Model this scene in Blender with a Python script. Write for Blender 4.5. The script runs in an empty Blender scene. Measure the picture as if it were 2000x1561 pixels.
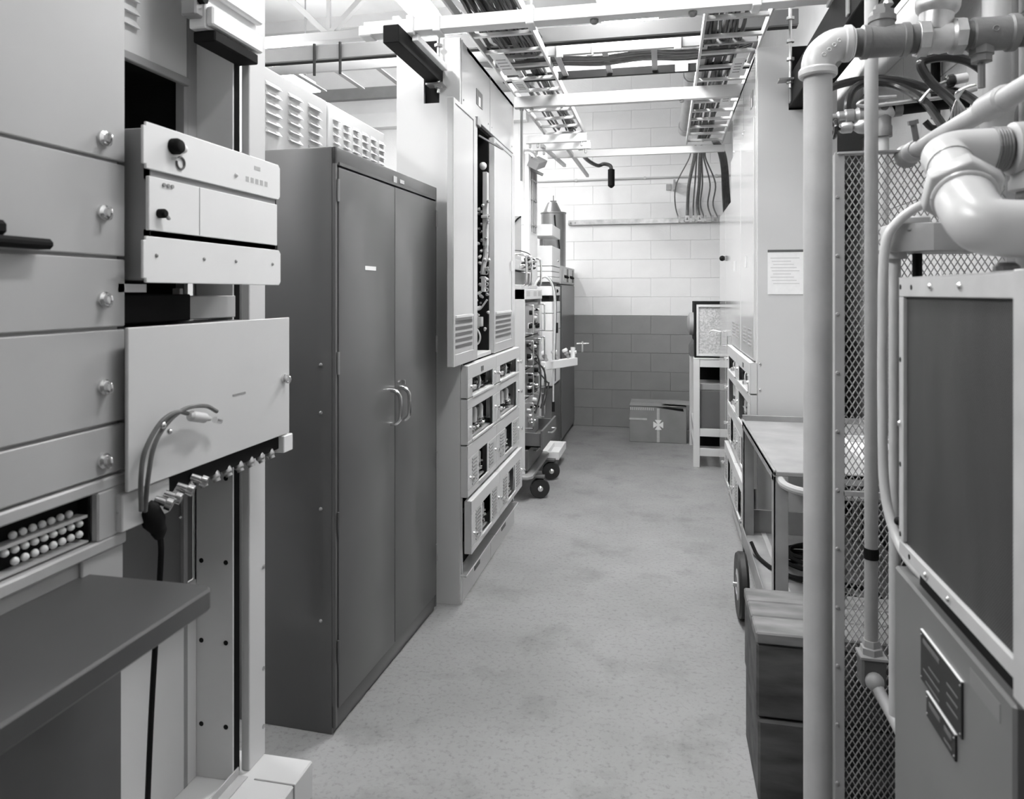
import bpy, bmesh, math, random
from mathutils import Vector, Matrix
random.seed(11)
SC = bpy.context.scene
C = SC.collection
PI = math.pi

# ------------------------------------------------------------------ camera
FPX, EYE, YAW = 1400.0, 1.375, math.atan(297 / 1400.0)
cam = bpy.data.cameras.new('camera')
cam.sensor_width = 36.0
cam.lens = 36.0 * FPX / 2000.0
cam.shift_y = -(780.5 - 572.0) / 2000.0
cam.clip_start = 0.05
cam.dof.use_dof = True
cam.dof.focus_distance = 3.6
cam.dof.aperture_fstop = 6.0
co = bpy.data.objects.new('camera', cam)
co.location = (0, 0, EYE)
co.rotation_euler = (PI / 2, 0, YAW)
C.objects.link(co)
SC.camera = co
# ------------------------------------------------------------------ world, exposure
W = bpy.data.worlds.new('world')
SC.world = W
W.use_nodes = True
W.node_tree.nodes['Background'].inputs[0].default_value = (1, 1, 1, 1)
W.node_tree.nodes['Background'].inputs[1].default_value = 0.0
SC.view_settings.view_transform = 'Standard'
SC.view_settings.look = 'None'
SC.view_settings.exposure = 0.25
SC.view_settings.gamma = 1.0
SC.view_settings.use_curve_mapping = False
SC.cycles.max_bounces = 6
SC.cycles.diffuse_bounces = 4
SC.cycles.glossy_bounces = 3
SC.cycles.transmission_bounces = 2
SC.cycles.adaptive_threshold = .03
SC.cycles.sample_clamp_indirect = 6.0
LAMP = 50.0          # emission of every fluorescent diffuser

# ------------------------------------------------------------------ materials
MATS = {}
def mat(name, a, rough=0.5, metal=0.0, var=0.06, scale=6.0, spec=0.5, bump=0.0, bscale=60.0, coat=0.0, stretch=None):
    m = bpy.data.materials.new(name); m.use_nodes = True
    nt = m.node_tree; N = nt.nodes; L = nt.links
    b = N['Principled BSDF']
    b.inputs['Roughness'].default_value = rough
    b.inputs['Metallic'].default_value = metal
    b.inputs['Specular IOR Level'].default_value = spec
    b.inputs['Coat Weight'].default_value = coat
    b.inputs['Coat Roughness'].default_value = 0.12
    tc = N.new('ShaderNodeTexCoord'); vec = tc.outputs['Object']
    if stretch:
        mp = N.new('ShaderNodeMapping'); mp.inputs['Scale'].default_value = stretch
        L.new(vec, mp.inputs['Vector']); vec = mp.outputs['Vector']
    if var > 0:
        n = N.new('ShaderNodeTexNoise'); n.inputs['Scale'].default_value = scale; n.inputs['Detail'].default_value = 5
        L.new(vec, n.inputs['Vector'])
        r = N.new('ShaderNodeMapRange'); r.inputs['From Min'].default_value = .3; r.inputs['From Max'].default_value = .7
        r.inputs['To Min'].default_value = a * (1 - var); r.inputs['To Max'].default_value = a * (1 + var)
        L.new(n.outputs['Fac'], r.inputs['Value'])
        L.new(r.outputs['Result'], b.inputs['Base Color'])
    else:
        b.inputs['Base Color'].default_value = (a, a, a, 1)
    if bump > 0:
        n2 = N.new('ShaderNodeTexNoise'); n2.inputs['Scale'].default_value = bscale; n2.inputs['Detail'].default_value = 4
        L.new(vec, n2.inputs['Vector'])
        bp = N.new('ShaderNodeBump'); bp.inputs['Strength'].default_value = bump; bp.inputs['Distance'].default_value = .004
        L.new(n2.outputs['Fac'], bp.inputs['Height']); L.new(bp.outputs['Normal'], b.inputs['Normal'])
    MATS[name] = m
    return m

mat('rack_paint', .64, .34, var=.03, scale=2, coat=.3)
mat('rack_gloss', .62, .15, var=.03, scale=2, spec=.6, coat=.6)
mat('panel_grey', .50, .45, var=.04, scale=3)
mat('panel_light', .68, .45, var=.03, scale=3)
mat('instrument_white', .87, .5, var=.02, scale=4)
mat('cabinet_dark', .115, .33, var=.07, scale=3, coat=.25)
mat('grey_mid', .30, .45, var=.06, scale=5)
mat('grey_dark', .12, .5, var=.08, scale=6)
mat('desk_top', .085, .38, var=.12, scale=2.5)
mat('black', .010, .75, var=.2, spec=.15)
mat('black_gloss', .02, .22, var=.1)
mat('rubber', .02, .5, var=.2, scale=20)
mat('white', .85, .5, var=.02)
mat('paper', .90, .8, var=.03, scale=40)
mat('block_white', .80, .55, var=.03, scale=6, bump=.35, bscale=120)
mat('block_shade', .50, .55, var=.05, scale=6, bump=.35, bscale=120)  # block_white darkened: shade on the right wall put into its colour
mat('block_grey', .24, .5, var=.08, scale=5, bump=.35, bscale=120)
mat('wall_dark', .08, .7, var=.05)
mat('ceiling_paint', .60, .7, var=.05, scale=3)
mat('steel_beam', .5, .4, var=.05, scale=4)
mat('steel_paint', .09, .45, var=.1, scale=6)
mat('steel_mid', .22, .45, var=.1, scale=6)
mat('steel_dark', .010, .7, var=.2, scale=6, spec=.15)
mat('chrome', .8, .22, metal=1.0, var=.05, scale=20)
mat('metal_worn', .45, .38, metal=.7, var=.25, scale=18)
mat('glass_bulb', .55, .08, var=.1, scale=30, spec=.8)
mat('pipe_light', .42, .42, var=.10, scale=9, bump=.12, bscale=90)
mat('pipe_white', .50, .32, var=.05, scale=9, bump=.05, bscale=120)
mat('pipe_iron', .15, .40, var=.18, scale=12, bump=.2, bscale=140)
mat('guard_paint', .35, .45, var=.08, scale=8)
mat('chiller_paint', .13, .42, var=.06, scale=5)
mat('patch_grey', .17, .45, var=.05)
mat('frame_paint', .42, .45, var=.10, scale=14)
mat('carton', .23, .75, var=.07, scale=8)
mat('tape', .48, .4, var=.1, scale=30)
mat('cable', .045, .45, var=.3, scale=30)
mat('cable_grey', .16, .5, var=.2, scale=30)
mat('cart_paint', .28, .45, var=.2, scale=7)
mat('canister', .30, .3, metal=.7, var=.1, scale=3)
mat('plate_dark', .008, .5, var=.3, scale=10)
mat('print', .10, .6, var=.1, scale=30)
mat('ink', .08, .7, var=.1, scale=30)
mat('foam', .50, .8, var=.35, scale=90)
mat('wood', .16, .7, var=.45, scale=5, bump=.3, bscale=12, stretch=(1.0, 3.5, 4))
mat('wood_dark', .07, .75, var=.6, scale=4, bump=.3, bscale=12, stretch=(1.0, 3, 4))

def floor_mat():
    m = bpy.data.materials.new('floor_concrete'); m.use_nodes = True
    N = m.node_tree.nodes; L = m.node_tree.links; b = N['Principled BSDF']
    tc = N.new('ShaderNodeTexCoord')
    def noise(sc, det, lo, hi, t0, t1):
        n = N.new('ShaderNodeTexNoise'); n.inputs['Scale'].default_value = sc; n.inputs['Detail'].default_value = det
        n.inputs['Roughness'].default_value = .65
        L.new(tc.outputs['Object'], n.inputs['Vector'])
        r = N.new('ShaderNodeMapRange'); r.inputs['From Min'].default_value = lo; r.inputs['From Max'].default_value = hi
        r.inputs['To Min'].default_value = t0; r.inputs['To Max'].default_value = t1
        L.new(n.outputs['Fac'], r.inputs['Value']); return r.outputs['Result']
    def mul(a, c):
        q = N.new('ShaderNodeMath'); q.operation = 'MULTIPLY'; L.new(a, q.inputs[0]); L.new(c, q.inputs[1]); return q.outputs[0]
    big = noise(1.3, 6, .3, .7, .235, .315)
    speck = noise(60, 6, .52, .70, 1.0, .66)
    patch = noise(3.5, 9, .53, .70, 1.0, .72)
    L.new(mul(mul(big, speck), patch), b.inputs['Base Color'])
    L.new(noise(3, 5, .3, .7, .38, .55), b.inputs['Roughness'])
    n = N.new('ShaderNodeTexNoise'); n.inputs['Scale'].default_value = 70; L.new(tc.outputs['Object'], n.inputs['Vector'])
    bp = N.new('ShaderNodeBump'); bp.inputs['Strength'].default_value = .12; bp.inputs['Distance'].default_value = .003
    L.new(n.outputs['Fac'], bp.inputs['Height']); L.new(bp.outputs['Normal'], b.inputs['Normal'])
    MATS['floor_concrete'] = m
floor_mat()

def weave_mat():
    m = bpy.data.materials.new('wire_screen'); m.use_nodes = True
    N = m.node_tree.nodes; L = m.node_tree.links; b = N['Principled BSDF']
    tc = N.new('ShaderNodeTexCoord')
    outs = []
    for rot in (0.78, -0.78):
        mp = N.new('ShaderNodeMapping'); mp.inputs['Rotation'].default_value = (rot, 0, 0)
        L.new(tc.outputs['Object'], mp.inputs['Vector'])
        w = N.new('ShaderNodeTexWave'); w.bands_direction = 'Z'; w.inputs['Scale'].default_value = 90
        w.inputs['Distortion'].default_value = .3
        L.new(mp.outputs['Vector'], w.inputs['Vector']); outs.append(w.outputs['Fac'])
    mx = N.new('ShaderNodeMath'); mx.operation = 'MULTIPLY'; L.new(outs[0], mx.inputs[0]); L.new(outs[1], mx.inputs[1])
    n = N.new('ShaderNodeTexNoise'); n.inputs['Scale'].default_value = 3.2; n.inputs['Detail'].default_value = 4
    mp2 = N.new('ShaderNodeMapping'); mp2.inputs['Scale'].default_value = (1, 3.2, .8)
    L.new(tc.outputs['Object'], mp2.inputs['Vector']); L.new(mp2.outputs['Vector'], n.inputs['Vector'])
    r = N.new('ShaderNodeMapRange'); r.inputs['From Min'].default_value = .3; r.inputs['From Max'].default_value = .7
    r.inputs['To Min'].default_value = .015; r.inputs['To Max'].default_value = .038
    L.new(n.outputs['Fac'], r.inputs['Value'])
    ad = N.new('ShaderNodeMath'); ad.operation = 'MULTIPLY_ADD'; ad.inputs[1].default_value = .06
    L.new(mx.outputs[0], ad.inputs[0]); L.new(r.outputs['Result'], ad.inputs[2])
    L.new(ad.outputs[0], b.inputs['Base Color'])
    b.inputs['Roughness'].default_value = .6; b.inputs['Specular IOR Level'].default_value = .3
    bp = N.new('ShaderNodeBump'); bp.inputs['Strength'].default_value = .5; bp.inputs['Distance'].default_value = .002
    L.new(mx.outputs[0], bp.inputs['Height']); L.new(bp.outputs['Normal'], b.inputs['Normal'])
    MATS['wire_screen'] = m
weave_mat()

def emit_mat():
    m = bpy.data.materials.new('fluorescent'); m.use_nodes = True
    b = m.node_tree.nodes['Principled BSDF']
    b.inputs['Base Color'].default_value = (.9, .9, .9, 1)
    b.inputs['Emission Color'].default_value = (1, 1, 1, 1)
    b.inputs['Emission Strength'].default_value = LAMP
    MATS['fluorescent'] = m
emit_mat()

# ------------------------------------------------------------------ mesh builder
class MB:
    def __init__(s): s.v = []; s.f = []
    def add(s, vs, fs):
        o = len(s.v); s.v += [tuple(p) for p in vs]; s.f += [tuple(i + o for i in q) for q in fs]; return s
    def box(s, x0, x1, y0, y1, z0, z1):
        x0, x1 = min(x0, x1), max(x0, x1); y0, y1 = min(y0, y1), max(y0, y1); z0, z1 = min(z0, z1), max(z0, z1)
        return s.add([(x0, y0, z0), (x1, y0, z0), (x1, y1, z0), (x0, y1, z0), (x0, y0, z1), (x1, y0, z1), (x1, y1, z1), (x0, y1, z1)],
                     [(3, 2, 1, 0), (4, 5, 6, 7), (0, 1, 5, 4), (1, 2, 6, 5), (2, 3, 7, 6), (3, 0, 4, 7)])
    def obox(s, c, size, R=None):
        h = [q / 2 for q in size]; R = R or Matrix.Identity(3); c = Vector(c)
        vs = [c + R @ Vector((sx * h[0], sy * h[1], sz * h[2])) for sz in (-1, 1) for sx, sy in ((-1, -1), (1, -1), (1, 1), (-1, 1))]
        return s.add(vs, [(3, 2, 1, 0), (4, 5, 6, 7), (0, 1, 5, 4), (1, 2, 6, 5), (2, 3, 7, 6), (3, 0, 4, 7)])
    def bar(s, p, q, w, h, up=(0, 0, 1)):
        p, q = Vector(p), Vector(q); t = (q - p); l = t.length; t.normalize(); up = Vector(up)
        if abs(t.dot(up)) > .98: up = Vector((1, 0, 0))
        a = t.cross(up).normalized(); b = a.cross(t).normalized()
        R = Matrix((a, t, b)).transposed()
        return s.obox((p + q) / 2, (w, l, h), R)
    def lathe(s, prof, p, ax=(0, 0, 1), n=16, caps=True):
        p = Vector(p); ax = Vector(ax).normalized()
        t = Vector((1, 0, 0)) if abs(ax.x) < .9 else Vector((0, 1, 0))
        a = ax.cross(t).normalized(); b = ax.cross(a).normalized()
        vs = []; fs = []
        for r, h in prof:
            for i in range(n):
                g = 2 * PI * i / n
                vs.append(p + ax * h + a * (r * math.cos(g)) + b * (r * math.sin(g)))
        m = len(prof)
        for k in range(m - 1):
            for i in range(n):
                j = (i + 1) % n
                fs.append((k * n + i, k * n + j, (k + 1) * n + j, (k + 1) * n + i))
        if caps:
            fs.append(tuple(range(n - 1, -1, -1))); fs.append(tuple((m - 1) * n + i for i in range(n)))
        return s.add(vs, fs)
    def cyl(s, p, q, r, r2=None, n=14):
        p, q = Vector(p), Vector(q); d = q - p
        return s.lathe([(r, 0), (r if r2 is None else r2, d.length)], p, d, n)
    def tube(s, pts, r, n=8, caps=True):
        pts = [Vector(p) for p in pts]; m = len(pts); rs = r if isinstance(r, (list, tuple)) else [r] * m
        T = []
        for i in range(m):
            d = pts[min(i + 1, m - 1)] - pts[max(i - 1, 0)]
            T.append(d.normalized() if d.length > 1e-9 else Vector((0, 0, 1)))
        ref = Vector((0, 0, 1)) if abs(T[0].z) < .9 else Vector((1, 0, 0))
        a = T[0].cross(ref).normalized(); vs = []; fs = []
        for i in range(m):
            a = (a - T[i] * a.dot(T[i])).normalized(); b = T[i].cross(a)
            for k in range(n):
                g = 2 * PI * k / n
                vs.append(pts[i] + a * (rs[i] * math.cos(g)) + b * (rs[i] * math.sin(g)))
        for i in range(m - 1):
            for k in range(n):
                j = (k + 1) % n
                fs.append((i * n + k, i * n + j, (i + 1) * n + j, (i + 1) * n + k))
        if caps:
            fs.append(tuple(range(n - 1, -1, -1))); fs.append(tuple((m - 1) * n + k for k in range(n)))
        return s.add(vs, fs)
    def torus(s, c, ax, R, r, n=20, m=8, a0=0, a1=2 * PI):
        c = Vector(c); ax = Vector(ax).normalized(); t = Vector((0, 0, 1)) if abs(ax.z) < .9 else Vector((1, 0, 0))
        a = ax.cross(t).normalized(); b = ax.cross(a).normalized()
        full = abs(a1 - a0 - 2 * PI) < 1e-6
        pts = [c + a * (R * math.cos(a0 + (a1 - a0) * i / n)) + b * (R * math.sin(a0 + (a1 - a0) * i / n)) for i in range(n + 1)]
        return s.tube(pts, r, m, caps=not full)
    def sphere(s, c, r, n=12, m=8, sc=(1, 1, 1)):
        c = Vector(c); o = len(s.v)
        prof = [(math.sin(PI * k / m), -math.cos(PI * k / m)) for k in range(1, m)]
        vs = [c + Vector((0, 0, -r * sc[2]))] + [c + Vector((r * q * math.cos(2 * PI * i / n) * sc[0], r * q * math.sin(2 * PI * i / n) * sc[1], r * h * sc[2])) for q, h in prof for i in range(n)] + [c + Vector((0, 0, r * sc[2]))]
        fs = [(0, 1 + (i + 1) % n, 1 + i) for i in range(n)]
        for k in range(m - 2):
            for i in range(n):
                j = (i + 1) % n; fs.append((1 + k * n + i, 1 + k * n + j, 1 + (k + 1) * n + j, 1 + (k + 1) * n + i))
        e = len(vs) - 1; fs += [(e, e - n + i, e - n + (i + 1) % n) for i in range(n)]
        return s.add(vs, fs)
    def prism(s, poly, fn, d0, d1):
        n = len(poly); vs = [fn(a, b, d0) for a, b in poly] + [fn(a, b, d1) for a, b in poly]
        fs = [tuple(range(n - 1, -1, -1)), tuple(range(n, 2 * n))] + [(i, (i + 1) % n, n + (i + 1) % n, n + i) for i in range(n)]
        return s.add(vs, fs)
    def mesh(s, name, m, off=(0, 0, 0), bevel=0.0, seg=1):
        me = bpy.data.meshes.new(name); bm = bmesh.new(); off = Vector(off)
        bv = [bm.verts.new(Vector(p) - off) for p in s.v]
        for q in s.f:
            try: bm.faces.new([bv[i] for i in q])
            except ValueError: pass
        bmesh.ops.remove_doubles(bm, verts=bm.verts, dist=1e-6) if False else None
        bmesh.ops.recalc_face_normals(bm, faces=bm.faces)
        if bevel > 0:
            es = [e for e in bm.edges if len(e.link_faces) == 2 and e.calc_face_angle(0) > .6]
            bmesh.ops.bevel(bm, geom=es, offset=bevel, segments=seg, affect='EDGES', profile=.5, clamp_overlap=True)
        for e in bm.edges:
            if len(e.link_faces) == 2 and e.calc_face_angle(0) > .6: e.smooth = False
        for q in bm.faces: q.smooth = True
        bm.to_mesh(me); bm.free()
        me.materials.append(MATS[m])
        return me

def mk(name, data, parent=None, loc=(0, 0, 0), rot=(0, 0, 0)):
    o = bpy.data.objects.new(name, data); C.objects.link(o); o.location = loc; o.rotation_euler = rot
    if parent: o.parent = parent
    return o

class T:
    """a thing: an Empty at its base; parts are built in world coordinates"""
    def __init__(s, name, label, cat, loc=(0, 0, 0), group=None, rz=0.0):
        s.loc = Vector(loc); s.o = mk(name, None, None, loc, (0, 0, rz)); s.o['label'] = label; s.o['category'] = cat
        s.o.empty_display_size = .05
        if group: s.o['group'] = group
    def part(s, name, mb, m, parent=None, bevel=0.0, seg=1, label=None):
        o = mk(name, mb.mesh(name, m, s.loc, bevel, seg), parent or s.o)
        if label: o['label'] = label
        return o
    def inst(s, name, me, at, parent=None, rot=(0, 0, 0)):
        return mk(name, me, parent or s.o, Vector(at) - s.loc, rot)

def solo(name, label, cat, mb, m, loc, group=None, bevel=0.0, seg=1, kind=None):
    o = mk(name, mb.mesh(name, m, loc, bevel, seg), None, loc); o['label'] = label; o['category'] = cat
    if group: o['group'] = group
    if kind: o['kind'] = kind
    return o

def struct(name, mb, m, loc=(0, 0, 0), bevel=0.0, label=None):
    o = mk(name, mb.mesh(name, m, loc, bevel), None, loc); o['kind'] = 'structure'
    if label: o['label'] = label
    return o

def B(*a): return MB().box(*a)
def sm(pts, k=6):
    """Catmull-Rom through points"""
    p = [Vector(q) for q in pts]; p = [p[0] * 2 - p[1]] + p + [p[-1] * 2 - p[-2]]; out = []
    for i in range(1, len(p) - 2):
        for j in range(k):
            t = j / k
            out.append(.5 * ((2 * p[i]) + (p[i + 1] - p[i - 1]) * t + (2 * p[i - 1] - 5 * p[i] + 4 * p[i + 1] - p[i + 2]) * t * t + (3 * p[i] - p[i - 1] - 3 * p[i + 1] + p[i + 2]) * t ** 3))
    out.append(p[-2]); return out
def arc(c, a, b, R, a0, a1, n=8):
    c, a, b = Vector(c), Vector(a), Vector(b)
    return [c + a * (R * math.cos(a0 + (a1 - a0) * i / n)) + b * (R * math.sin(a0 + (a1 - a0) * i / n)) for i in range(n + 1)]

# ------------------------------------------------------------------ room shell
YB, XR, XL, YF, ZC = 7.41, 0.90, -5.2, -2.2, 4.2
struct('floor', B(XL, XR, YF, YB, -.05, 0), 'floor_concrete', (0, 0, 0), label='scuffed grey concrete floor of the aisle')
COURSE, BLK, SPLIT = .1905, .391, 6
def block_wall(w, axis, fixed, a0, a1, n0, n1, upper):
    """concrete blocks as children of the wall w; axis: along which the courses run; face: depth of the block face"""
    g = .0012
    def blockmesh(l, m):
        return MB().box(-l / 2 + g, l / 2 - g, -.02, .02, -COURSE / 2 + g, COURSE / 2 - g).mesh('concrete_block', m, (0, 0, 0), .0018)
    cache = {}
    for k in range(n0, n1):
        m = 'block_grey' if k < SPLIT else upper
        off = (k % 2) * BLK / 2
        x = a0 - BLK + off
        while x < a1:
            p, q = max(x, a0), min(x + BLK, a1); x += BLK
            if q - p < .04: continue
            l = round(q - p, 3)
            if (l, m) not in cache: cache[(l, m)] = blockmesh(l, m)
            c = (p + q) / 2; z = (k + .5) * COURSE
            at = (c, fixed, z) if axis == 'x' else (fixed, c, z)
            mk('concrete_block', cache[(l, m)], w, at, (0, 0, 0 if axis == 'x' else PI / 2))
zs = SPLIT * COURSE
wb = struct('wall_back', B(XL, XR, YB + .006, YB + .1, zs, ZC), 'block_white', label='pale painted concrete block wall at the end of the aisle')
mk('painted_dado', B(XL, XR, YB + .006, YB + .1, 0, zs).mesh('painted_dado', 'block_grey'), wb)
mk('plain_stretch', B(XL, -1.5, YB, YB + .006, zs, ZC).mesh('plain_stretch', 'block_white'), wb)
block_wall(wb, 'x', YB + .02, -1.5, XR, 0, 22, 'block_white')
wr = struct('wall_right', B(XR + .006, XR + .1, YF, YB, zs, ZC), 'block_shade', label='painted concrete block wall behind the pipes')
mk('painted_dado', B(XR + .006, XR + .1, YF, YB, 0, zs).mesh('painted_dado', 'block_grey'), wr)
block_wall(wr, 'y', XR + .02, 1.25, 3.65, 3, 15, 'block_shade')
struct('wall_left', B(XL - .1, XL, YF, YB, 0, ZC), 'block_grey')
struct('wall_front', B(XL, XR, YF - .1, YF, 0, ZC), 'wall_dark')
struct('ceiling', B(XL, XR, YF, YB, ZC, ZC + .05), 'ceiling_paint')
for i in range(9):
    y = -1.6 + i * 1.05
    t = MB().box(XL, XR, y, y + .05, ZC - .12, ZC)
    struct('trim_%d' % (i + 1), t, 'steel_beam', (0, y, ZC), label='light painted roof purlin under the ceiling deck')
# roof trusses (bottom chord, top chord, webs)
for n, (yt, lab) in enumerate(((5.3, 'light steel roof truss above the far end of the left racks'), (2.2, 'light steel roof truss nearest the camera above the left racks'))):
    t = T('roof_truss', lab, 'truss', (-2, yt, 3.38), 'roof trusses')
    t.part('bottom_chord', B(XL, XR, yt - .04, yt + .04, 3.38, 3.45), 'steel_beam', bevel=.003)
    t.part('top_chord', B(XL, XR, yt - .04, yt + .04, 4.0, 4.08), 'steel_beam', bevel=.003)
    x = XL + .1; up = True
    while x < XR - .7:
        z0, z1 = (3.43, 4.02) if up else (4.02, 3.43)
        t.part('web_member', MB().bar((x, yt, z0), (x + .62, yt, z1), .04, .05, (0, 1, 0)), 'steel_beam')
        if not up:
            t.part('web_post', MB().bar((x + .62, yt, 3.43), (x + .62, yt, 4.02), .03, .03), 'steel_beam')
        x += .62; up = not up
# dark ledge beam on the far wall of the left-hand room
struct('trim_10', B(XL, -1.35, YB - .08, YB, 3.5, 3.62), 'steel_mid', label='dark ledge beam high on the far wall')

struct('trim_11', B(-3.4, -1.4, YB - .12, YB, 3.17, 3.32), 'white', label='white duct along the far wall of the left-hand room')

# ------------------------------------------------------------------ fluorescent fixtures
def fixture(x0, x1, y0, y1, z, label, strip=False):
    t = T('light_fixture', label, 'lamp', ((x0 + x1) / 2, (y0 + y1) / 2, z), 'fluorescent ceiling fixtures')
    e = -.055 if strip else .03
    t.part('housing', B(x0 - e, x1 + e, y0 - .02, y1 + .02, z + .03, z + .10), 'white', bevel=.006)
    t.part('diffuser', B(x0, x1, y0, y1, z - .005, z + .03), 'fluorescent', bevel=.004, label='glowing white diffuser')
    for y in (y0 + .15, y1 - .15):
        t.part('hanger_rod', MB().cyl(((x0 + x1) / 2, y, z + .1), ((x0 + x1) / 2, y, ZC), .006, n=6), 'steel_mid')
fixture(-.36, -.06, 3.0, 4.87, 3.05, 'wide fluorescent fixture glowing above the middle of the aisle')
fixture(-1.43, -1.27, 2.75, 3.95, 2.97, 'fluorescent fixture glowing above the pale left rack', True)
fixture(-3.3, -3.15, 4.5, 6.2, 3.26, 'fluorescent fixture far left beyond the louvered racks', True)
fixture(-.04, .09, 1.15, 2.0, 3.05, 'fluorescent fixture above the camera position')
fixture(-1.80, -1.48, -.3, 1.2, 3.3, 'fluorescent fixture above and behind the near left rack')
fixture(-1.75, -1.55, 5.6, 6.6, 3.2, 'fluorescent fixture hidden behind the tall left rack', True)
fixture(-3.1, -2.9, 1.0, 3.0, 3.26, 'fluorescent fixture above the hidden room on the left', True)

# ================================================================== LEFT SIDE
def ringnob(t, x, y, z, parent, r=.014):
    """quarter turn panel fastener: chrome boss with a ring"""
    o = t.part('fastener', MB().lathe([(r, 0), (r, .006), (r * .55, .009), (r * .5, .016)], (x, y, z), (1, 0, 0), 14), 'chrome', parent)
    t.part('ring', MB().torus((x + .013, y, z - .002), (0.4, 1, 0), r * .8, .0022, 16, 6), 'chrome', parent)
    return o

# --- near equipment rack with blank panels, jack strip and writing shelf
XN = -1.0
lr = T('equipment_rack', 'near grey equipment rack with blank panels and jack strip at left edge', 'rack', (-1.3, .75, 0))
lr.part('cabinet_body', MB().box(-1.55, XN - .075, .50, 1.175, 0, 2.15).box(XN - .075, XN - .012, .50, 1.175, 1.0145, 2.15).box(XN - .075, XN - .012, .50, 1.175, 0, .925), 'panel_grey', bevel=.004)
zs_ = [(1.622, 2.14), (1.4436, 1.616), (1.312, 1.4376), (1.135, 1.306), (1.041, 1.129)]
kz = [1.656, 1.521, 1.363, 1.204, 1.069]
for (z0, z1), k in zip(zs_, kz):
    p = lr.part('blank_panel', B(XN - .012, XN, .52, 1.178, z0, z1), 'panel_grey', bevel=.002)
    ringnob(lr, XN, 1.122, k, p)
    ringnob(lr, XN, .58, k, p)
# narrow dark bar lying on the ledge of the second panel
lr.part('black_handle', MB().box(XN, XN + .035, .80, .985, 1.445, 1.462).box(XN, XN + .03, .80, .905, 1.462, 1.485), 'black', bevel=.006)
# jack strip panel with recessed rows of plugs
jp = lr.part('jack_panel', MB().box(XN - .012, XN + .004, .52, 1.178, 1.014, 1.036).box(XN - .012, XN + .004, .52, 1.178, .903, .925)
             .box(XN - .012, XN + .004, 1.107, 1.178, .925, 1.014).box(XN - .012, XN + .004, .52, .56, .925, 1.014), 'panel_grey', bevel=.003)
lr.part('jack_recess', MB().box(XN - .045, XN - .035, .56, 1.107, .925, 1.014).box(XN - .06, XN - .013, .56, 1.107, 1.008, 1.0135).box(XN - .06, XN - .013, 1.102, 1.107, .925, 1.013).box(XN - .06, XN - .013, .56, 1.107, .9255, .928), 'black', jp)
lr.part('guide_rail', B(XN - .035, XN - .012, .56, 1.10, .972, .977), 'panel_grey', jp)
lr.part('guide_rail', B(XN - .035, XN - .010, .56, 1.10, .928, .931), 'panel_grey', jp)
plug = MB().sphere((0, 0, 0), .0065, 10, 8).mesh('plug', 'instrument_white')
for i in range(22):
    y = 1.09 - i * .0185
    if i < 15: lr.inst('plug', plug, (XN - .02, y, .963), jp)
    if i < 8 or 11 < i < 18: lr.inst('plug', plug, (XN - .02, y, .944), jp)
    if 1 <= i < 8: lr.inst('plug', plug, (XN - .022, y - .002, .986), jp)
lr.part('stud', MB().sphere((XN + .006, 1.155, .966), .006), 'chrome', jp)
lr.part('lower_panel', B(XN - .012, XN - .004, 1.08, 1.178, .80, .90), 'panel_grey', bevel=.002)
sh = MB().prism([(-1.03, .45), (-.766, .45), (-.754, .462), (-.754, 1.085), (-.766, 1.10), (-1.03, 1.10)], lambda a, b, d: (a, b, d), .835, .872)
lr.part('writing_shelf', sh, 'desk_top', bevel=.004)
lr.part('knee_panel', B(-1.03, -1.0, .50, 1.17, 0, .835), 'steel_paint', bevel=.003)  # dark colour stands in for the shade under the writing shelf

# --- open relay rack: post with cable duct, base, rear panels
rr = T('relay_rack', 'open floor-standing relay rack between near rack and dark cabinet', 'rack', (-1.15, 1.5, 0))
rr.part('post_web', MB().box(-1.212, -1.10, 1.677, 1.683, .10, 2.75).box(-1.218, -1.206, 1.677, 1.73, .10, 2.75), 'panel_light', bevel=.001)
hole = MB().cyl((0, -.001, 0), (0, .004, 0), .0065, n=10).mesh('bolt_hole', 'black')
for z in (.24, .46, .67, .89):
    rr.inst('bolt_hole', hole, (-1.12, 1.677, z)); rr.inst('bolt_hole', hole, (-1.192, 1.677, z))
rr.part('post_flange', B(-1.104, -1.08, 1.722, 1.80, .10, 2.75), 'panel_light', bevel=.002)
rr.part('duct_slot', B(-1.20, -1.108, 1.684, 1.72, .10, 2.74), 'black')
bolt = MB().lathe([(.006, 0), (.006, .003), (.002, .005)], (0, 0, 0), (1, 0, 0), 8).mesh('bolt', 'metal_worn')
for z in (.18, .34, .62, .95): rr.inst('bolt', bolt, (-1.081, 1.79, z))
rr.part('base', MB().box(-1.40, -.937, 1.18, 1.80, 0, .10), 'panel_light', bevel=.004)
rr.part('base_seam', B(-1.05, -.935, 1.695, 1.699, .02, .1015), 'grey_mid')
rr.part('base_angle', MB().box(-1.10, -1.07, 1.18, 1.70, .10, .104).box(-1.10, -1.096, 1.18, 1.70, .10, .125), 'panel_grey', bevel=.001)
rr.part('near_post', B(-1.21, -1.08, 1.185, 1.20, .10, 2.75), 'panel_light')
rr.part('rear_panel', B(-1.215, -1.206, 1.20, 1.677, .10, .62), 'panel_light', bevel=.002)
rr.part('dark_unit', B(-1.40, -1.215, 1.20, 1.677, .62, 1.00), 'grey_dark', bevel=.004)
scr = MB().sphere((0, 0, 0), .005, 8, 6).mesh('screw', 'chrome')
for y, z in ((1.36, .93), (1.52, .955), (1.62, .80)): rr.inst('screw', scr, (-1.213, y, z))
lp = rr.part('louver_panel', B(-1.206, -1.20, 1.20, 1.63, 1.925, 2.70), 'panel_light', bevel=.002)
for i in range(9):
    z = 1.99 + i * .03
    rr.part('louver', MB().prism([(-1.20, z + .012), (-1.188, z - .004), (-1.20, z - .002)], lambda a, b, d: (a, d, b), 1.30, 1.45), 'panel_light', lp)
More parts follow.
